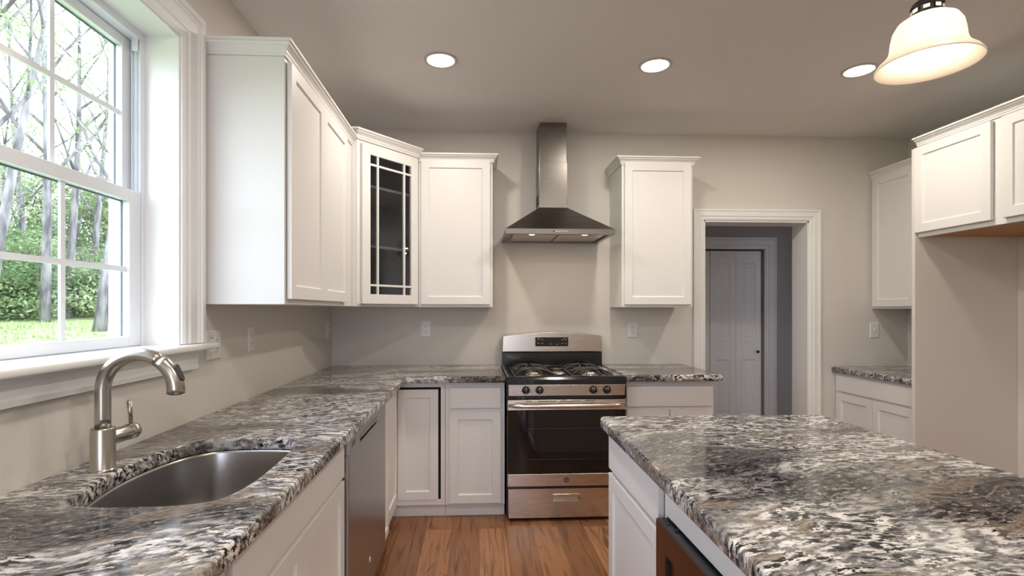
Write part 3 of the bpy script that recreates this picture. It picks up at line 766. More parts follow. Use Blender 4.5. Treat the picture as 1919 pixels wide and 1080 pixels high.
# swing the button toward the room side of the head
bmesh.ops.transform(bm, matrix=mxb, verts=bm.verts)
obj('spray_button', bm, M['blackp'], sh, bevel=.0015)
bm = BM()
hd = Vector((.10, .995, 0)).normalized()
tube(bm, [hd*.02+Vector((0, 0, .082)), hd*.085+Vector((0, 0, .082))], .0215, 28)
hb = obj('handle_hub', bm, M['nickel'], fa, smooth=False, bevel=.001)
bm = BM(); tube(bm, [hd*.0865+Vector((0, 0, .082)), hd*.108+Vector((0, 0, .082)), hd*.114+Vector((0, 0, .082)), hd*.117+Vector((0, 0, .082))], [.0225, .0225, .020, .012], 28)
hc = obj('handle_cap', bm, M['nickel'], fa, smooth=True)
bm = BM(); tube(bm, [hd*.098+Vector((0, 0, .10)), hd*.095+Vector((0, 0, .135)), hd*.092+Vector((0, 0, .170))], [.0048, .0058, .0070], 16)
obj('lever', bm, M['nickel'], hc, smooth=True)
for o in (hb,):
    for p in o.data.polygons: p.use_smooth = len(p.vertices) == 4

# ================================================================ RANGE HOOD
ho = empty('range_hood', 'stainless steel chimney range hood above the gas range', 'range hood', (1.69, -.25, 1.89))
X0, X1, YH = 1.312, 2.074, -.50
zl, zt_, zp = 1.894, 1.929, 2.132
bm = BM()   # pyramid + lip skirt
def ring(x0, x1, y0, y1, z): return [bm.verts.new(v) for v in ((x0, y0, z), (x1, y0, z), (x1, y1, z), (x0, y1, z))]
ra, rb_, rc = ring(X0, X1, YH, -.002, zl), ring(X0, X1, YH, -.002, zt_), ring(1.580, 1.790, -.212, -.002, zp)
for a, b_ in ((ra, rb_), (rb_, rc)):
    for i in range(4): bm.faces.new((a[i], a[(i+1) % 4], b_[(i+1) % 4], b_[i]))
bm.faces.new(rc)
ri = ring(X0+.03, X1-.03, YH+.045, -.035, zl); rj = ring(X0+.03, X1-.03, YH+.045, -.035, zl+.012)
for i in range(4): bm.faces.new((ra[i], ra[(i+1) % 4], ri[(i+1) % 4], ri[i])); bm.faces.new((ri[i], ri[(i+1) % 4], rj[(i+1) % 4], rj[i]))
bm.faces.new(rj)
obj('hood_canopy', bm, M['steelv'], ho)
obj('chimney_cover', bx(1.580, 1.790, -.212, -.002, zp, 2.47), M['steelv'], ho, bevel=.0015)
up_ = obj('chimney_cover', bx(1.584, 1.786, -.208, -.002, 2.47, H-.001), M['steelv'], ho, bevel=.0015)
for x in (X0+.06, (X0+X1)/2+.004):
    f_ = obj('grease_filter', bx(x, x+.312, YH+.085, -.06, zl+.004, zl+.011), M['steel'], ho, bevel=.001)
for x in (1.50, 1.875):
    bm = BM(); cyl(bm, (x, YH+.064, zl+.0085), .026, .006, 24); hl = obj('light_ring', bm, M['steel'], ho)
    bm = BM(); cyl(bm, (x, YH+.064, zl+.004), .019, .004, 24)
    obj('light_lens', bm, simple('hood_lamp_lens', (.9, .85, .7), .4, emis=(1, .83, .58), es=14), hl)
bm = BM(); cyl(bm, (1.645, YH-.002, 1.912), .005, .006, 16, 'Y'); obj('power_button', bm, M['slot'], ho)
for k in range(5):
    bm = BM(); box(bm, 1.657+k*.0185, 1.668+k*.0185, YH-.003, YH+.001, 1.9095, 1.9145); obj('control_button', bm, M['plate'], ho, bevel=.001)
bm = BM(); box(bm, 1.5785, 1.5802, -.16, -.05, 2.16, 2.24); obj('side_vent', bm, M['slot'], ho)
settle(ho)
for i, x in enumerate((1.50, 1.875)):
    area('hood_lamp_light', (x, YH+.064, zl-.002), (0, 0, 0), .036, .036, .7, (1, .80, .56), shape='DISK')

# ================================================================ GAS RANGE
RX0, RX1 = 1.308, 2.084; YR = -.70
ra_ = empty('gas_range', 'stainless steel and black gas range between the cabinets under the hood', 'range', (1.696, -.36, 0))
obj('range_body', bx(RX0, RX1, YR+.03, -.01, .02, .885), M['black'], ra_, bevel=.002)
for x in (RX0+.06, RX1-.06):
    for y in (-.6, -.1):
        bm = BM(); cyl(bm, (x, y, .0101), .018, .0195, 16); obj('leveling_foot', bm, M['blackp'], ra_)
# cooktop with raised rim
bm = BM(); x0, x1, y0, y1 = RX0-.004, RX1+.004, YR-.02, -.075
rg = []
for d, z in ((0, .886), (0, .918), (.006, .934), (.016, .940), (.030, .938), (.045, .924), (.06, .922)):
    rg.append([bm.verts.new(v) for v in ((x0+d, y0+d, z), (x1-d, y0+d, z), (x1-d, y1-d, z), (x0+d, y1-d, z))])
for a, b_ in zip(rg, rg[1:]):
    for i in range(4): bm.faces.new((a[i], a[(i+1) % 4], b_[(i+1) % 4], b_[i]))
bm.faces.new(rg[-1]); bm.faces.new(list(reversed(rg[0])))
ck = obj('cooktop', bm, M['black'], ra_, bevel=.002)
for x, y in ((1.50, -.53), (1.50, -.25), (1.89, -.53), (1.89, -.25)):
    bm = BM(); lathe(bm, [(.058, .0), (.058, .003), (.046, .006), (.040, .012), (.036, .0125), (.036, .018), (.030, .022), (0, .023)], 28, Matrix.Translation((x, y, .9222)))
    obj('burner', bm, M['steel'] if y < -.4 else M['iron'], ra_, smooth=True)
bm = BM(); lathe(bm, [(.05, 0), (.05, .003), (.03, .010), (0, .011)], 28, Matrix.Translation((1.695, -.39, .9222)) @ Matrix.Diagonal((1, 1.5, 1, 1))); obj('burner', bm, M['steel'], ra_, smooth=True)
# wire grates
def grate(cx, cy):
    bm = BM(); hw, hd_, z0_, r_ = .135, .265, .0045, .0048
    loop = fillet([(cx-hw, cy-hd_), (cx+hw, cy-hd_), (cx+hw, cy+hd_), (cx-hw, cy+hd_)], .04, 5)
    lp = [(p[0], p[1], .930) for p in loop]; tube(bm, lp+[lp[0]], r_, 8, False)
    for by in (cy-.14, cy+.14):
        for k in range(8):
            a = k*PI/4+PI/8
            dx, dy = math.cos(a), math.sin(a)
            t1 = min(hw/abs(dx) if abs(dx) > 1e-6 else 9, .125/abs(dy) if abs(dy) > 1e-6 else 9)
            P = []
            for s in range(7):
                f = s/6; q = t1*(1-f)+.022*f
                z = .931+.036*math.sin(PI*min(1, f*1.25)/2)**.8
                P.append((cx+dx*q, by+dy*q, z))
            tube(bm, P, r_*.85, 8)
    tube(bm, [(cx-hw, cy, .931), (cx-.06, cy, .955), (cx+.06, cy, .955), (cx+hw, cy, .931)], r_, 8)
    for by in (cy-.265, cy+.265):
        pass
    return bm
for cx in (1.50, 1.89):
    g_ = obj('grate', grate(cx, -.39), M['iron'], ra_, smooth=True)
# control panel
bm = BM()
prism(bm, [(YR-.012, .812), (YR+.03, .812), (YR+.03, .886), (YR-.016, .886)], RX0+.008, RX1-.004, Matrix(((0, 0, 1, 0), (1, 0, 0, 0), (0, 1, 0, 0), (0, 0, 0, 1))))
cp = obj('control_panel', bm, M['steel'], ra_, bevel=.003)
bm = BM(); box(bm, RX0-.002, RX0+.008, YR-.014, YR+.03, .79, .886); box(bm, RX1-.004, RX1+.002, YR-.014, YR+.03, .79, .886); box(bm, RX0, RX1, YR, YR+.03, .788, .811)
obj('panel_trim', bm, M['black'], ra_)
for x in (1.430, 1.519, 1.870, 1.959):
    kx = BM(); MX = Matrix.Translation((x, YR-.0145, .850)) @ Matrix(((1, 0, 0, 0), (0, 0, -1, 0), (0, 1, 0, 0), (0, 0, 0, 1)))
    lathe(kx, [(.026, 0), (.026, .003), (.0235, .005), (.022, .020), (.018, .024), (0, .024)], 32, MX)
    k_ = obj('knob', kx, M['black'], ra_, smooth=True)
    kx = BM(); box(kx, -.005, .005, -.020, .020, .020, .031, MX); obj('knob_grip', kx, M['blackp'], k_, bevel=.002)
    kx = BM(); box(kx, -.0012, .0012, .006, .019, .0305, .0315, MX); obj('knob_pointer', kx, M['plate'], k_)
    kx = BM()
    for a in (.55, 1.15, 2.0, 2.6, 3.4, 5.9): box(kx, x+.033*math.cos(a)-.0025, x+.033*math.cos(a)+.0025, YR-.0156, YR-.0140, .850+.033*math.sin(a)-.0015, .850+.033*math.sin(a)+.0015)
    obj('dial_markings', kx, M['blackp'], cp)
# oven door
dr = obj('oven_door', bx(RX0+.004, RX1-.002, YR-.012, YR+.028, .308, .718), M['black'], ra_, bevel=.002)
obj('oven_window', bx(RX0+.004, RX1-.002, YR-.0135, YR-.0121, .309, .717), M['oglass'], dr)
obj('door_top_trim', bx(RX0+.004, RX1-.002, YR-.014, YR+.028, .719, .786), M['steel'], dr, bevel=.003)
obj('door_bottom_trim', bx(RX0+.004, RX1-.002, YR-.014, YR+.028, .226, .307), M['steel'], dr, bevel=.003)
bm = BM()
for a, b_ in ((1.39, 1.43), (1.47, 1.585), (1.61, 1.745), (1.77, 1.84)): box(bm, a+.04, b_+.04, YR-.0148, YR-.0138, .776, .7805)
obj('door_vent_slots', bm, M['slot'], dr)
bm = BM()   # bowed handle
P = []
for k in range(17):
    f = k/16; x = RX0+.012+(RX1-RX0-.022)*f; y = YR-.030-.022*math.sin(PI*f)**.5 if 0 < f < 1 else YR-.020
    P.append((x, y, .752))
tube(bm, P, [.014 if 0 < k < 16 else .011 for k in range(17)], 16)
hh = obj('door_handle', bm, M['steel'], dr, smooth=True)
for a, b_ in ((RX0+.008, RX0+.035), (RX1-.033, RX1-.006)): obj('handle_bracket', bx(a, b_, YR-.028, YR-.012, .742, .762), M['steel'], dr, bevel=.003)
# faint inner window frame and racks behind the glass
bm = BM()
for a, b_, z0_, z1_ in ((RX0+.13, RX1-.13, .40, .402), (RX0+.13, RX1-.13, .60, .602)): box(bm, a, b_, YR-.0140, YR-.0136, z0_, z1_)
obj('oven_rack', bm, simple('rack_behind_glass', (.05, .045, .045), .5), dr)
# round emblem
bm = BM(); MXe = Matrix.Translation((1.693, YR-.0145, .266)) @ Matrix(((1, 0, 0, 0), (0, 0, -1, 0), (0, 1, 0, 0), (0, 0, 0, 1)))
lathe(bm, [(.019, 0), (.019, .0015), (.0165, .0015), (.0165, .0004), (0, .0004)], 32, MXe)
for pts_ in ([(-.002, .004), (-.008, .008), (-.012, .002), (-.009, -.006), (-.003, -.004), (-.002, .001), (-.006, .001)], [(.009, .007), (.004, .009), (.003, .003), (.007, .001), (.002, -.002), (.004, -.008), (.010, -.005)]):
    tube(bm, [MXe @ Vector((a, b_, .0009)) for a, b_ in catmull(pts_, 3)[:-3]], .0010, 6)
obj('round_emblem', bm, M['steelv'], dr)
# warming drawer
bm = BM(); fx0, fx1, fz0, fz1 = RX0+.010, RX1-.004, .024, .211; px0, px1, pz0, pz1 = 1.606, 1.782, .128, .174
def quad(b, pts): b.faces.new([b.verts.new(p) for p in pts])
yf = YR-.014
for a, b_, c_, d_ in ((fx0, px0, fz0, fz1), (px1, fx1, fz0, fz1), (px0, px1, fz0, pz0), (px0, px1, pz1, fz1)):
    box(bm, a, b_, yf, yf+.012, c_, d_)
box(bm, fx0, fx1, yf+.026, yf+.040, fz0, fz1)
box(bm, px0-.004, px1+.004, yf+.0121, yf+.0255, pz0-.004, pz0); box(bm, px0-.004, px1+.004, yf+.0121, yf+.0255, pz1, pz1+.004)
dwr = obj('storage_drawer', bm, M['steel'], ra_)
bm = BM(); tube(bm, [(px0, yf-.001, pz0), (px1, yf-.001, pz0), (px1, yf-.001, pz1), (px0, yf-.001, pz1), (px0, yf-.001, pz0)], .0028, 8, False)
box(bm, px0, px1, yf-.002, yf+.012, pz1-.016, pz1); obj('drawer_pull', bm, M['steel'], dwr)
bm = BM(); box(bm, fx0, fx1, yf+.004, yf+.026, .2115, .2255); obj('drawer_gap', bm, M['black'], ra_)
# backguard
bm = BM()
gx0, gx1 = RX0+.002, RX1+.004
prism(bm, [(-.012, .885), (-.075, .885), (-.070, 1.043), (-.012, 1.043)], gx0, gx1, Matrix(((0, 0, 1, 0), (1, 0, 0, 0), (0, 1, 0, 0), (0, 0, 0, 1))))
bgd = obj('backguard', bm, M['black'], ra_, bevel=.003)
bm = BM(); top = []
nseg = 20
prof_ = [(gx0, 1.044)] + [(gx0+.004+(gx1-gx0-.008)*k/nseg, 1.168+.030*(1-(2*k/nseg-1)**2)) for k in range(nseg+1)] + [(gx1, 1.044)]
mxp = Matrix(((1, 0, 0, 0), (0, 0, 1, 0), (0, 1, 0, 0), (0, 0, 0, 1)))
prism(bm, prof_, -.080, -.012, mxp)
obj('backguard_panel', bm, M['steel'], bgd, bevel=.006, seg=3)
dp = obj('display_panel', bx(1.566, 1.822, -.0835, -.0795, 1.088, 1.158), M['black'], ra_, bevel=.002)
bm = BM()
for x, z in ((1.59, 1.14), (1.62, 1.14), (1.775, 1.138), (1.80, 1.138), (1.59, 1.112), (1.62, 1.112), (1.775, 1.11), (1.80, 1.11), (1.685, 1.106), (1.735, 1.104)):
    box(bm, x-.006, x+.006, -.0842, -.0834, z-.0018, z+.0018)
box(bm, 1.580, 1.610, -.0842, -.0834, 1.1515, 1.1535); box(bm, 1.782, 1.808, -.0842, -.0834, 1.1495, 1.1515)
obj('display_markings', bm, M['mark'], dp)
settle(ra_)

# ================================================================ DISHWASHER
DY0, DY1, XD = -2.043, -1.250, .625
dwm = empty('dishwasher', 'stainless steel dishwasher built in beside the sink cabinet', 'dishwasher', (.3, -1.65, 0))
obj('dishwasher_body', bx(.02, .575, DY0+.006, DY1-.004, .02, .885), M['blackp'], dwm)
obj('dishwasher_door', bx(.576, XD, DY0+.004, DY1-.004, .105, .815), M['steely'], dwm, bevel=.003)
ctl = BM()
yb0, yb1 = -1.86, -1.50
for a, b_, z0_, z1_ in ((DY0+.004, yb0, .816, .872), (yb1, DY1-.004, .816, .872), (yb0, yb1, .850, .872), (yb0, yb1, .816, .822)): box(ctl, .60, XD+.001, a, b_, z0_, z1_)
box(ctl, .578, .600, DY0+.004, DY1-.004, .816, .872)
cs = obj('control_strip', ctl, M['steely'], dwm)
bm = BM()
prism(bm, [(.6005, .850), (XD+.004, .850), (XD+.004, .838), (.612, .832)], yb0, yb1, Matrix(((1, 0, 0, 0), (0, 0, 1, 0), (0, 1, 0, 0), (0, 0, 0, 1)))); obj('pocket_handle', bm, M['steely'], cs, bevel=.001)
obj('handle_recess', bx(.6005, .603, yb0, yb1, .822, .832), M['slot'], cs)
bm = BM()
for z in (.838, .846, .854): box(bm, XD+.0005, XD+.0016, -2.005, -1.945, z, z+.003)
obj('vent_slots', bm, M['slot'], cs)
bm = BM(); lathe(bm, [(.013, 0), (.013, .0015), (.010, .0015), (0, .0012)], 24, Matrix.Translation((XD+.0002, -1.655, .235)) @ Matrix.Rotation(PI/2, 4, 'Y')); obj('round_emblem', bm, M['plate'], dwm)
obj('toe_kick', bx(.52, .54, DY0+.006, DY1-.004, .0, .10), M['blackp'], dwm)
settle(dwm)

# ================================================================ ISLAND
isl = empty('island_cabinet', 'white kitchen island base with drawer, door and open appliance bay', 'cabinet', (2.0, -2.9, 0))
IX = 1.652
bm = BM()
box(bm, IX, 2.38, -2.568, -2.00, .085, .897)
box(bm, IX+.40, 2.38, -3.24, -2.572, .085, .897); box(bm, IX-.006, IX+.40, -3.24, -2.572, .785, .897)
box(bm, IX, 2.38, -3.85, -3.244, .085, .897)
obj('cabinet_body', bm, M['cab'], isl, bevel=.001)
bm = BM(); box(bm, IX+.06, 2.32, -2.568, -2.03, 0, .0845); box(bm, IX+.42, 2.32, -3.24, -2.572, 0, .0845); box(bm, IX+.06, 2.32, -3.82, -3.244, 0, .0845)
obj('toe_kick', bm, M['cab'], isl)
drawer(isl, (IX-.022, -2.006, .745), (0, -1, 0), (-1, 0, 0), .545, .138)
door('cabinet_door', isl, (IX-.022, -2.006, .100), (0, -1, 0), (-1, 0, 0), .545, .627)
drawer(isl, (IX-.022, -3.252, .745), (0, -1, 0), (-1, 0, 0), .59, .138)
door('cabinet_door', isl, (IX-.022, -3.252, .100), (0, -1, 0), (-1, 0, 0), .59, .627)
settle(isl)
bc = empty('beverage_cooler', 'bronze toned undercounter cooler with black top edge built into the island', 'appliance', (1.85, -2.9, 0))
obj('cooler_cabinet', bx(IX+.005, IX+.395, -3.225, -2.585, .02, .768), M['blackp'], bc)
bm = BM(); xa, xb = 1.617, IX-.001; ya, yb = -3.225, -2.577; za, zb = .10, .778; fs = .075
for a, b_, z0_, z1_ in ((ya, ya+fs, za, zb), (yb-fs, yb, za, zb), (ya+fs, yb-fs, za, za+fs), (ya+fs, yb-fs, zb-fs, zb)): box(bm, xa+.002, xb, a, b_, z0_, z1_)
cdr = obj('cooler_door', bm, M['blackp'], bc)
bm = BM()
for a, b_, z0_, z1_ in ((ya+.001, ya+fs-.004, za, zb-.001), (yb-fs+.004, yb-.001, za, zb-.001), (ya+fs-.004, yb-fs+.004, za, za+fs-.004), (ya+fs-.004, yb-fs+.004, zb-fs+.004, zb-.001)): box(bm, xa-.001, xa+.0015, a, b_, z0_, z1_)
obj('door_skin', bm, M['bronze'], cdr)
bm = BM(); box(bm, xa+.010, xa+.016, ya+fs+.006, yb-fs-.006, za+fs+.006, zb-fs-.006)
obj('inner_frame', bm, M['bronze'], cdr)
bm = BM(); box(bm, xa+.008, xa+.0095, ya+fs+.035, yb-fs-.035, za+fs+.035, zb-fs-.035); obj('cooler_glass', bm, M['oglass'], cdr)
for a, b_, z0_, h_ in ((1.634, -2.625, .7785, .002), (1.640, -2.668, .7795, .004)):
    bm = BM(); cyl(bm, (a, b_, z0_), .006, h_, 16); obj('hinge_hole', bm, M['slot'], cdr)
obj('toe_grille', bx(IX+.02, IX+.03, -3.22, -2.59, .0, .0195), M['blackp'], bc)
settle(bc)

# ================================================================ OUTLETS
def outlet(name, label, loc, out, kind='duplex', w=.076, h=.124):
    r = {(1, 0): (0, 1, 0), (0, -1): (1, 0, 0)}[(out[0], out[1])]
    rz = math.atan2(r[1], r[0])
    c = empty(name, label, 'switch' if kind in ('switch', 'double') else 'outlet', loc, rz)
    bm = BM(); v = []
    rr = []
    for d, y in ((0, -.0005), (0, -.0035), (.005, -.0065)):
        rr.append([bm.verts.new(p) for p in ((-w/2+d, y, -h/2+d), (w/2-d, y, -h/2+d), (w/2-d, y, h/2-d), (-w/2+d, y, h/2-d))])
    for a, b_ in zip(rr, rr[1:]):
        for i in range(4): bm.faces.new((a[i], a[(i+1) % 4], b_[(i+1) % 4], b_[i]))
    bm.faces.new(rr[-1]); bm.faces.new(list(reversed(rr[0])))
    obj('cover_plate', bm, M['plate'], c)
    xs = (-.023, .023) if kind == 'double' else (0,)
    for x in xs:
        if kind == 'switch' or (kind == 'double' and x < 0):
            o = obj('switch_toggle', bx(x-.005, x+.005, -.016, -.0066, -.004, .012), M['plate'], c, bevel=.001)
            for z in (-.031, .031): obj('plate_screw', bx(x-.002, x+.002, -.0072, -.0064, z-.002, z+.002), M['slot'], c)
        else:
            for z in (-.020, .020):
                bm = BM(); pts = fillet([(-.016, -.014), (.016, -.014), (.016, .014), (-.016, .014)], .009, 4)
                prism(bm, pts, 0, .0022, Matrix(((1, 0, 0, x), (0, 0, -1, -.0064), (0, 1, 0, z), (0, 0, 0, 1))))
                f = obj('outlet_face', bm, M['plate'], c)
                bm = BM(); box(bm, x-.0075, x-.0055, -.0092, -.0085, z-.002, z+.007); box(bm, x+.0055, x+.0075, -.0092, -.0085, z-.002, z+.006); box(bm, x-.002, x+.002, -.0092, -.0085, z-.010, z-.006)
                obj('outlet_slots', bm, M['slot'], f)
    return c
outlet('wall_switch', 'wide double wall plate half hidden behind the end of the window stool', (0, -1.797, 1.222), (1, 0), 'double', .118, .124)
outlet('wall_outlet', 'white outlet on the left wall just past the window stool', (0, -1.432, 1.224), (1, 0))
outlet('wall_outlet', 'white outlet on the left wall, deep in the corner under the glass door cabinet', (0, -.115, 1.222), (1, 0))
outlet('wall_outlet', 'white outlet on the back wall left of the range', (.720, 0, 1.222), (0, -1))
outlet('wall_outlet', 'white outlet on the back wall right of the range', (2.352, 0, 1.211), (0, -1))
outlet('wall_switch', 'white wall switch above the small dark counter in the nook', (4.345, 0, 1.204), (0, -1), 'switch')

# ================================================================ LIGHT FIXTURES
lens = simple('downlight_glow', (1, .95, .85), .5, emis=(1, .90, .74), es=9.0)
M['canring'] = simple('downlight_trim', (.55, .52, .49), .4)
M['canin'] = simple('downlight_reflector', (.85, .82, .76), .3)
cans = [(.91, -1.125, 'recessed ceiling light nearest the left wall cabinets'), (2.132, -1.125, 'recessed ceiling light in the middle, right of the range hood'), (3.345, -1.125, 'recessed ceiling light farthest right, partly behind the glass lamp shade'),
        (.91, -3.25, 'recessed ceiling light above the sink counter near the camera'), (2.132, -3.45, 'recessed ceiling light above the near half of the island'),
        (1.5, -5.4, 'recessed ceiling light behind the camera on the left'), (3.2, -5.4, 'recessed ceiling light behind the camera on the right')]
for x, y, lb in cans:
    c = empty('recessed_light', lb, 'ceiling light', (x, y, H), group='recessed ceiling lights')
    bm = BM(); lathe(bm, [(.076, -.0005), (.094, -.0005), (.094, -.004), (.090, -.006), (.079, -.006), (.076, -.003)], 40); obj('trim_ring', bm, M['canring'], c, smooth=True)
    bm = BM(); lathe(bm, [(0, -.0005), (.076, -.0005), (.076, -.0030), (.060, -.006), (.03, -.008), (0, -.009)], 40); obj('lamp_lens', bm, lens, c, smooth=True)
    area('downlight', (x, y, H-.012), (0, 0, 0), .14, .14, CAN_W, (1, .91, .80), shape='DISK')
# pendant lamp over the island
PX, PY, PZ = 1.985, -3.052, 1.848
PS = .80
pl = empty('pendant_lamp', 'lit bell shaped frosted glass pendant lamp with black cap over the island', 'lamp', (PX, PY, PZ))
M['shade'] = simple('frosted_shade', (.86, .78, .68), .35)
nt = M['shade'].node_tree; tr = N(nt, 'ShaderNodeBsdfTranslucent'); tr.inputs[0].default_value = rgb(.92, .86, .78); mx = N(nt, 'ShaderNodeMixShader'); mx.inputs[0].default_value = .5
nt.links.new(nt.nodes['Principled BSDF'].outputs[0], mx.inputs[1]); nt.links.new(tr.outputs[0], mx.inputs[2]); nt.links.new(mx.outputs[0], nt.nodes['Material Output'].inputs[0])
M['shadet'] = M['shade']
bm = BM()
outer = [(.027, .118), (.045, .116), (.060, .106), (.069, .090), (.073, .070), (.075, .050), (.079, .036), (.088, .024), (.099, .014), (.106, .004), (.107, -.002)]
inner = [(.105, -.001), (.098, .006), (.086, .017), (.076, .030), (.072, .050), (.070, .070), (.066, .088), (.057, .103), (.044, .112), (.027, .114)]
lathe(bm, [(a*PS, b_*PS) for a, b_ in outer+inner], 56)
obj('glass_shade', bm, M['shade'], pl, smooth=True)
bm = BM(); lathe(bm, [(a*PS, b_*PS) for a, b_ in [(0, .004), (.012, .006), (.026, .016), (.034, .034), (.032, .055), (.018, .080), (.013, .095), (0, .096)]], 32)
obj('light_bulb', bm, simple('bulb_glow', (1, 1, 1), .5, emis=(1, .90, .74), es=22), pl, smooth=True)
bm = BM(); lathe(bm, [(a*PS, b_*PS) for a, b_ in [(0, .1185), (.036, .1185), (.036, .124), (.030, .127), (.030, .140), (.034, .143), (.030, .152), (.014, .165), (.008, .172), (0, .172)]], 32)
cp_ = obj('lamp_cap', bm, simple('dark_bronze', (.02, .017, .016), .3, metal=.6), pl)
bm = BM()
for k in range(8):
    a = k*PI/4; box(bm, -.005, .005, .0241, .0250, .129*PS, .137*PS, Matrix.Rotation(a, 4, 'Z'))
obj('cap_slots', bm, simple('warm_light_slots', (1, .8, .55), .5, emis=(1, .75, .5), es=.8), cp_)
bm = BM(); tube(bm, [(0, 0, .172*PS), (0, 0, H-PZ-.022)], .0045, 12); obj('lamp_rod', bm, simple('bronze_rod', (.03, .024, .02), .35, metal=.6), pl)
bm = BM(); lathe(bm, [(0, H-PZ-.024), (.03, H-PZ-.022), (.055, H-PZ-.010), (.06, H-PZ-.001), (0, H-PZ-.001)], 32); obj('canopy', bm, bpy.data.materials['bronze_rod'], pl, smooth=True)


# ================================================================ OUTDOORS
def gz(x, y):
    d = max(0, math.hypot(x, y+2.5)-.3)
    return -.35 + .055*min(d, 34) + .05*noise.noise(Vector((x*.25, y*.25, 0)))
bm = BM(); nx = 60
X_ = [-70+ (70-.24)*(i/nx)**.7 for i in range(nx+1)]; Y_ = [-30+90*j/60 for j in range(61)]
gv = [[bm.verts.new((x, y, gz(x, y))) for y in Y_] for x in X_]
for i in range(nx):
    for j in range(60): bm.faces.new((gv[i][j], gv[i+1][j], gv[i+1][j+1], gv[i][j+1]))
lawn = obj('lawn', bm, M['grass'], smooth=True); tag(lawn, kind='structure')
# unseen ground behind the house, made grey to cut green bounce light
M['patio'] = simple('patio_concrete', (.36, .35, .35), .9)
l2 = struct('ground', bx(-.2, 30, -30, YB-.25, -.5, -.15), M['patio'])
# grass tufts
bm = BM(); rg_ = random.Random(3)
for k in range(9000):
    d = 5+rg_.random()**.8*20; a = math.radians(rg_.uniform(-48, -28))
    x = 1.1+d*math.sin(a); y = -4.01+d*math.cos(a)
    if x > -.6: continue
    z = gz(x, y); hgt = rg_.uniform(.05, .16); th = rg_.random()*PI; w_ = rg_.uniform(.01, .03)
    p = Vector((x, y, z-.02)); s = Vector((math.cos(th), math.sin(th), 0))*w_
    lean = Vector((rg_.uniform(-.05, .05), rg_.uniform(-.05, .05), 0))
    bm.faces.new([bm.verts.new(p-s), bm.verts.new(p+s), bm.verts.new(p+lean+Vector((0, 0, hgt)))])
tg = link('grass', bpy.data.meshes.new('grass'), M['grass']); bm.to_mesh(tg.data); bm.free(); tag(tg, 'long bright green grass on the lawn outside the window', 'grass', kind='stuff')

def leaves(bm, c, rad, n, size, rg):
    for k in range(n):
        v = Vector((rg.gauss(0, 1), rg.gauss(0, 1), rg.gauss(0, 1))).normalized()*(rg.random()**.45)
        p = Vector(c)+Vector((v.x*rad[0], v.y*rad[1], v.z*rad[2]))
        a = Vector((rg.gauss(0, 1), rg.gauss(0, 1), rg.gauss(0, .6))).normalized(); b_ = a.orthogonal().normalized()
        s = size*rg.uniform(.6, 1.3)
        bm.faces.new([bm.verts.new(p-a*s), bm.verts.new(p+b_*s*.45), bm.verts.new(p+a*s), bm.verts.new(p-b_*s*.45)])
def fast(name, bm, m, parent):
    me = bpy.data.meshes.new(name); bm.to_mesh(me); bm.free(); return link(name, me, m, parent)
def tree(x, y, hgt, r, lean, seed, label, leafn, forks=5, lo=.35):
    rg = random.Random(seed); z = gz(x, y)
    t = empty('tree', label, 'tree', (x, y, z), group=None)
    bm = BM(); tips = []
    P = []; n = 9; cx = cy = 0
    for k in range(n):
        f = k/(n-1); P.append((lean[0]*f*hgt+.25*math.sin(f*3+seed)*f, lean[1]*f*hgt+.25*math.cos(f*2+seed)*f, f*hgt-.1))
    tube(bm, P, [r*(1-.82*k/(n-1)) for k in range(n)], 9)
    for q in range(forks*2):
        f = lo+(1-lo)*q/(forks*2); i = min(n-2, int(f*(n-1))); b0 = Vector(P[i]).lerp(Vector(P[i+1]), f*(n-1)-i)
        az = rg.random()*2*PI; L = hgt*(.34*(1-f)+.14); up = rg.uniform(.9, 1.7)
        d = Vector((math.cos(az), math.sin(az), up)).normalized(); Q = []
        for k in range(6):
            g = k/5; Q.append(b0+d*L*g+Vector((0, 0, L*.15*g*g))+Vector((rg.uniform(-.05, .05), rg.uniform(-.05, .05), 0))*L*g)
        tube(bm, Q, [r*(.42*(1-f)+.12)*(1-.85*k/5) for k in range(6)], 6); tips += Q[2:]
        for s in range(3):
            b1 = Q[2+s]; d2 = (d+Vector((rg.uniform(-1, 1), rg.uniform(-1, 1), rg.uniform(-.2, .6)))).normalized(); L2 = L*.45
            tube(bm, [b1, b1+d2*L2*.5, b1+d2*L2+Vector((0, 0, L2*.1))], [r*.09, r*.06, r*.02], 5); tips.append(b1+d2*L2)
    for f in bm.faces: f.smooth = True
    fast('trunk', bm, M['bark'], t)
    bm = BM()
    for tp in tips:
        if rg.random() < .75: leaves(bm, tp, (.55, .55, .35), int(leafn/len(tips)), .055, rg)
    fast('foliage', bm, M['leafa'], t)
    return t
def shrub(x, y, w, hgt, seed, label):
    rg = random.Random(seed); z = gz(x, y)
    t = empty('shrub', label, 'shrub', (x, y, z)); bm = BM()
    for k in range(5):
        a = rg.random()*2*PI; tube(bm, [(0, 0, -.1), (math.cos(a)*w*.2, math.sin(a)*w*.2, hgt*.4), (math.cos(a)*w*.35, math.sin(a)*w*.35, hgt*.8)], [.05, .035, .012], 5)
    fast('stem', bm, M['bark'], t); bm = BM()
    for k in range(12):
        a = rg.random()*2*PI; q = rg.random()*w*.4
        leaves(bm, (math.cos(a)*q, math.sin(a)*q, hgt*rg.uniform(.12, .80)), (w*.27, w*.27, hgt*.2), 430, .085, rg)
    fast('foliage', bm, M['leafb'] if seed % 3 else M['leafa'], t)
def at(u, d):
    """point d metres ahead of the house window, u = bearing in tenths of a degree west of the window axis"""
    a = math.radians(u); return 1.1+d*math.sin(a), -4.01+d*math.cos(a)
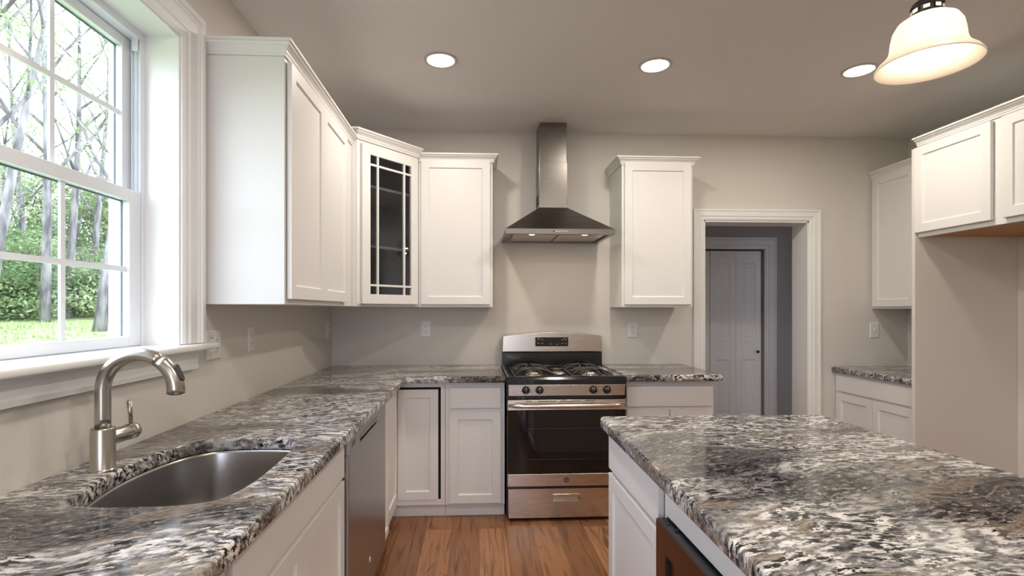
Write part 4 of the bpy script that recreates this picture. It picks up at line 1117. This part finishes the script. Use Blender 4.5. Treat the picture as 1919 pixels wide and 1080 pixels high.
TR = [(-73, 24, 13, .15, (.03, .04), 4200, 31, 'grey tree standing straight out from the house wall'), (-61, 22, 13, .14, (-.03, .04), 4200, 32, 'slim grey tree between the house wall and the woods'), (-53, 20, 13, .14, (.04, .02), 4200, 33, 'leftmost grey tree at the front of the woods'),
      (-35.2, 21, 13, .20, (.07, .10), 5200, 11, 'pale leaning tree trunk rising from the open lawn, rightmost through the lower sash'),
      (-35.8, 31, 13, .17, (.02, .04), 4200, 12, 'slim tree in the woods right behind the pale leaning trunk'),
      (-37.4, 27, 14, .16, (.03, .02), 4200, 13, 'slender forked tree just right of the centre muntin'),
      (-38.8, 25, 15, .17, (.0, .02), 4200, 14, 'straight narrow tree hidden partly by the lower window muntin'),
      (-39.8, 30, 13, .16, (-.06, .02), 4600, 15, 'thin tree leaning left in the middle of the left lower pane'),
      (-41.0, 28, 8, .13, (-.02, .0), 3600, 16, 'short thin tree among the bushes in the left lower pane'),
      (-42.6, 15, 12, .11, (.08, .10), 5200, 17, 'dark leaning tree at the left edge of the window'),
      (-44.2, 13, 12, .11, (.03, .06), 5200, 18, 'near forked tree at the far left of the upper sash'),
      (-46.5, 17, 13, .16, (.06, .03), 3600, 19, 'tree standing leftmost in the woods, past the near forked tree'),
      (-33.0, 26, 14, .18, (.02, .02), 3600, 20, 'tree hidden behind the right side of the window frame'),
      (-30.0, 22, 13, .20, (.02, .02), 3600, 21, 'tree farther right of the window, behind the wall')]
for a, d, h_, r_, ln, nl, sd, lb in TR:
    x, y = at(a, d); tree(x, y, h_, r_, ln, sd, lb, nl)
k = 0
kinds = ['low bush at the foot of the woods behind the left pane', 'broad leafy bush in front of the woods']
spots = [(-48, 27), (-46.2, 31), (-44.6, 27), (-43.2, 30), (-42, 26.5), (-40.6, 31), (-39.6, 27), (-38.2, 30), (-36.9, 27.5), (-35.6, 31), (-34.2, 27.5)]
where = ['farthest left of all', 'second farthest left', 'at the left edge of the lower sash', 'second from the left edge of the lower sash', 'third from the left edge of the lower sash',
         'behind the short thin tree', 'left of the lower sash muntin', 'directly behind the lower sash muntin', 'right of the lower sash muntin', 'behind the pale leaning trunk', 'at the right edge of the lower sash', 'hidden behind the right window stile', 'behind the wall right of the window', 'far right of the window behind the wall']
for i, (a, d) in enumerate(spots):
    x, y = at(a, d); shrub(x, y, 3.6, 2.6+1.5*((i*7) % 4)/3, 40+i, 'dense green bush at the wood edge, '+where[i])

# leafy understorey trees closing the view between the trunks
US = [(-78, 30, 8), (-71, 32, 8.6), (-65, 30, 8), (-59.5, 32, 8.8), (-54.5, 31, 8.2), (-49.5, 34, 8.5), (-47, 37, 9), (-44.8, 34, 8), (-42.8, 36, 8.8), (-40.9, 34, 7.6), (-39.2, 36, 7.2), (-37.6, 34, 7.6), (-36.0, 36, 6.8), (-34.2, 34, 7.4), (-31.5, 35, 8)]
uw = ['straight out from the window wall', 'second out from the window wall', 'third out from the window wall', 'fourth out from the window wall', 'beside the leftmost grey trunk', 'farthest left through the sash', 'left of the near forked tree', 'behind the dark leaning tree', 'right of the dark leaning tree', 'behind the short thin tree', 'left of the centre muntin', 'just right of the centre muntin', 'behind the pale leaning trunk', 'behind the right window stile', 'farthest right, hidden by the window casing']
for i, (a, d, hg) in enumerate(US):
    x, y = at(a, d); z = gz(x, y); rg = random.Random(90+i)
    t = empty('understorey_tree', 'round leafy pale green tree deep in the woods, '+uw[i], 'tree', (x, y, z))
    bm = BM()
    for k in range(4):
        aa = k*1.6+i; tube(bm, [(0, 0, -.1), (math.cos(aa)*.4, math.sin(aa)*.4, hg*.35), (math.cos(aa)*1.1, math.sin(aa)*1.1, hg*.75)], [.11, .08, .02], 6)
    fast('trunk', bm, M['bark'], t); bm = BM()
    for k in range(16):
        aa = rg.random()*2*PI; q = rg.random()*1.9
        leaves(bm, (math.cos(aa)*q, math.sin(aa)*q, hg*rg.uniform(.12, .88)), (1.1, 1.1, hg*.11), 330, .11, rg)
    fast('foliage', bm, M['leafa'], t)
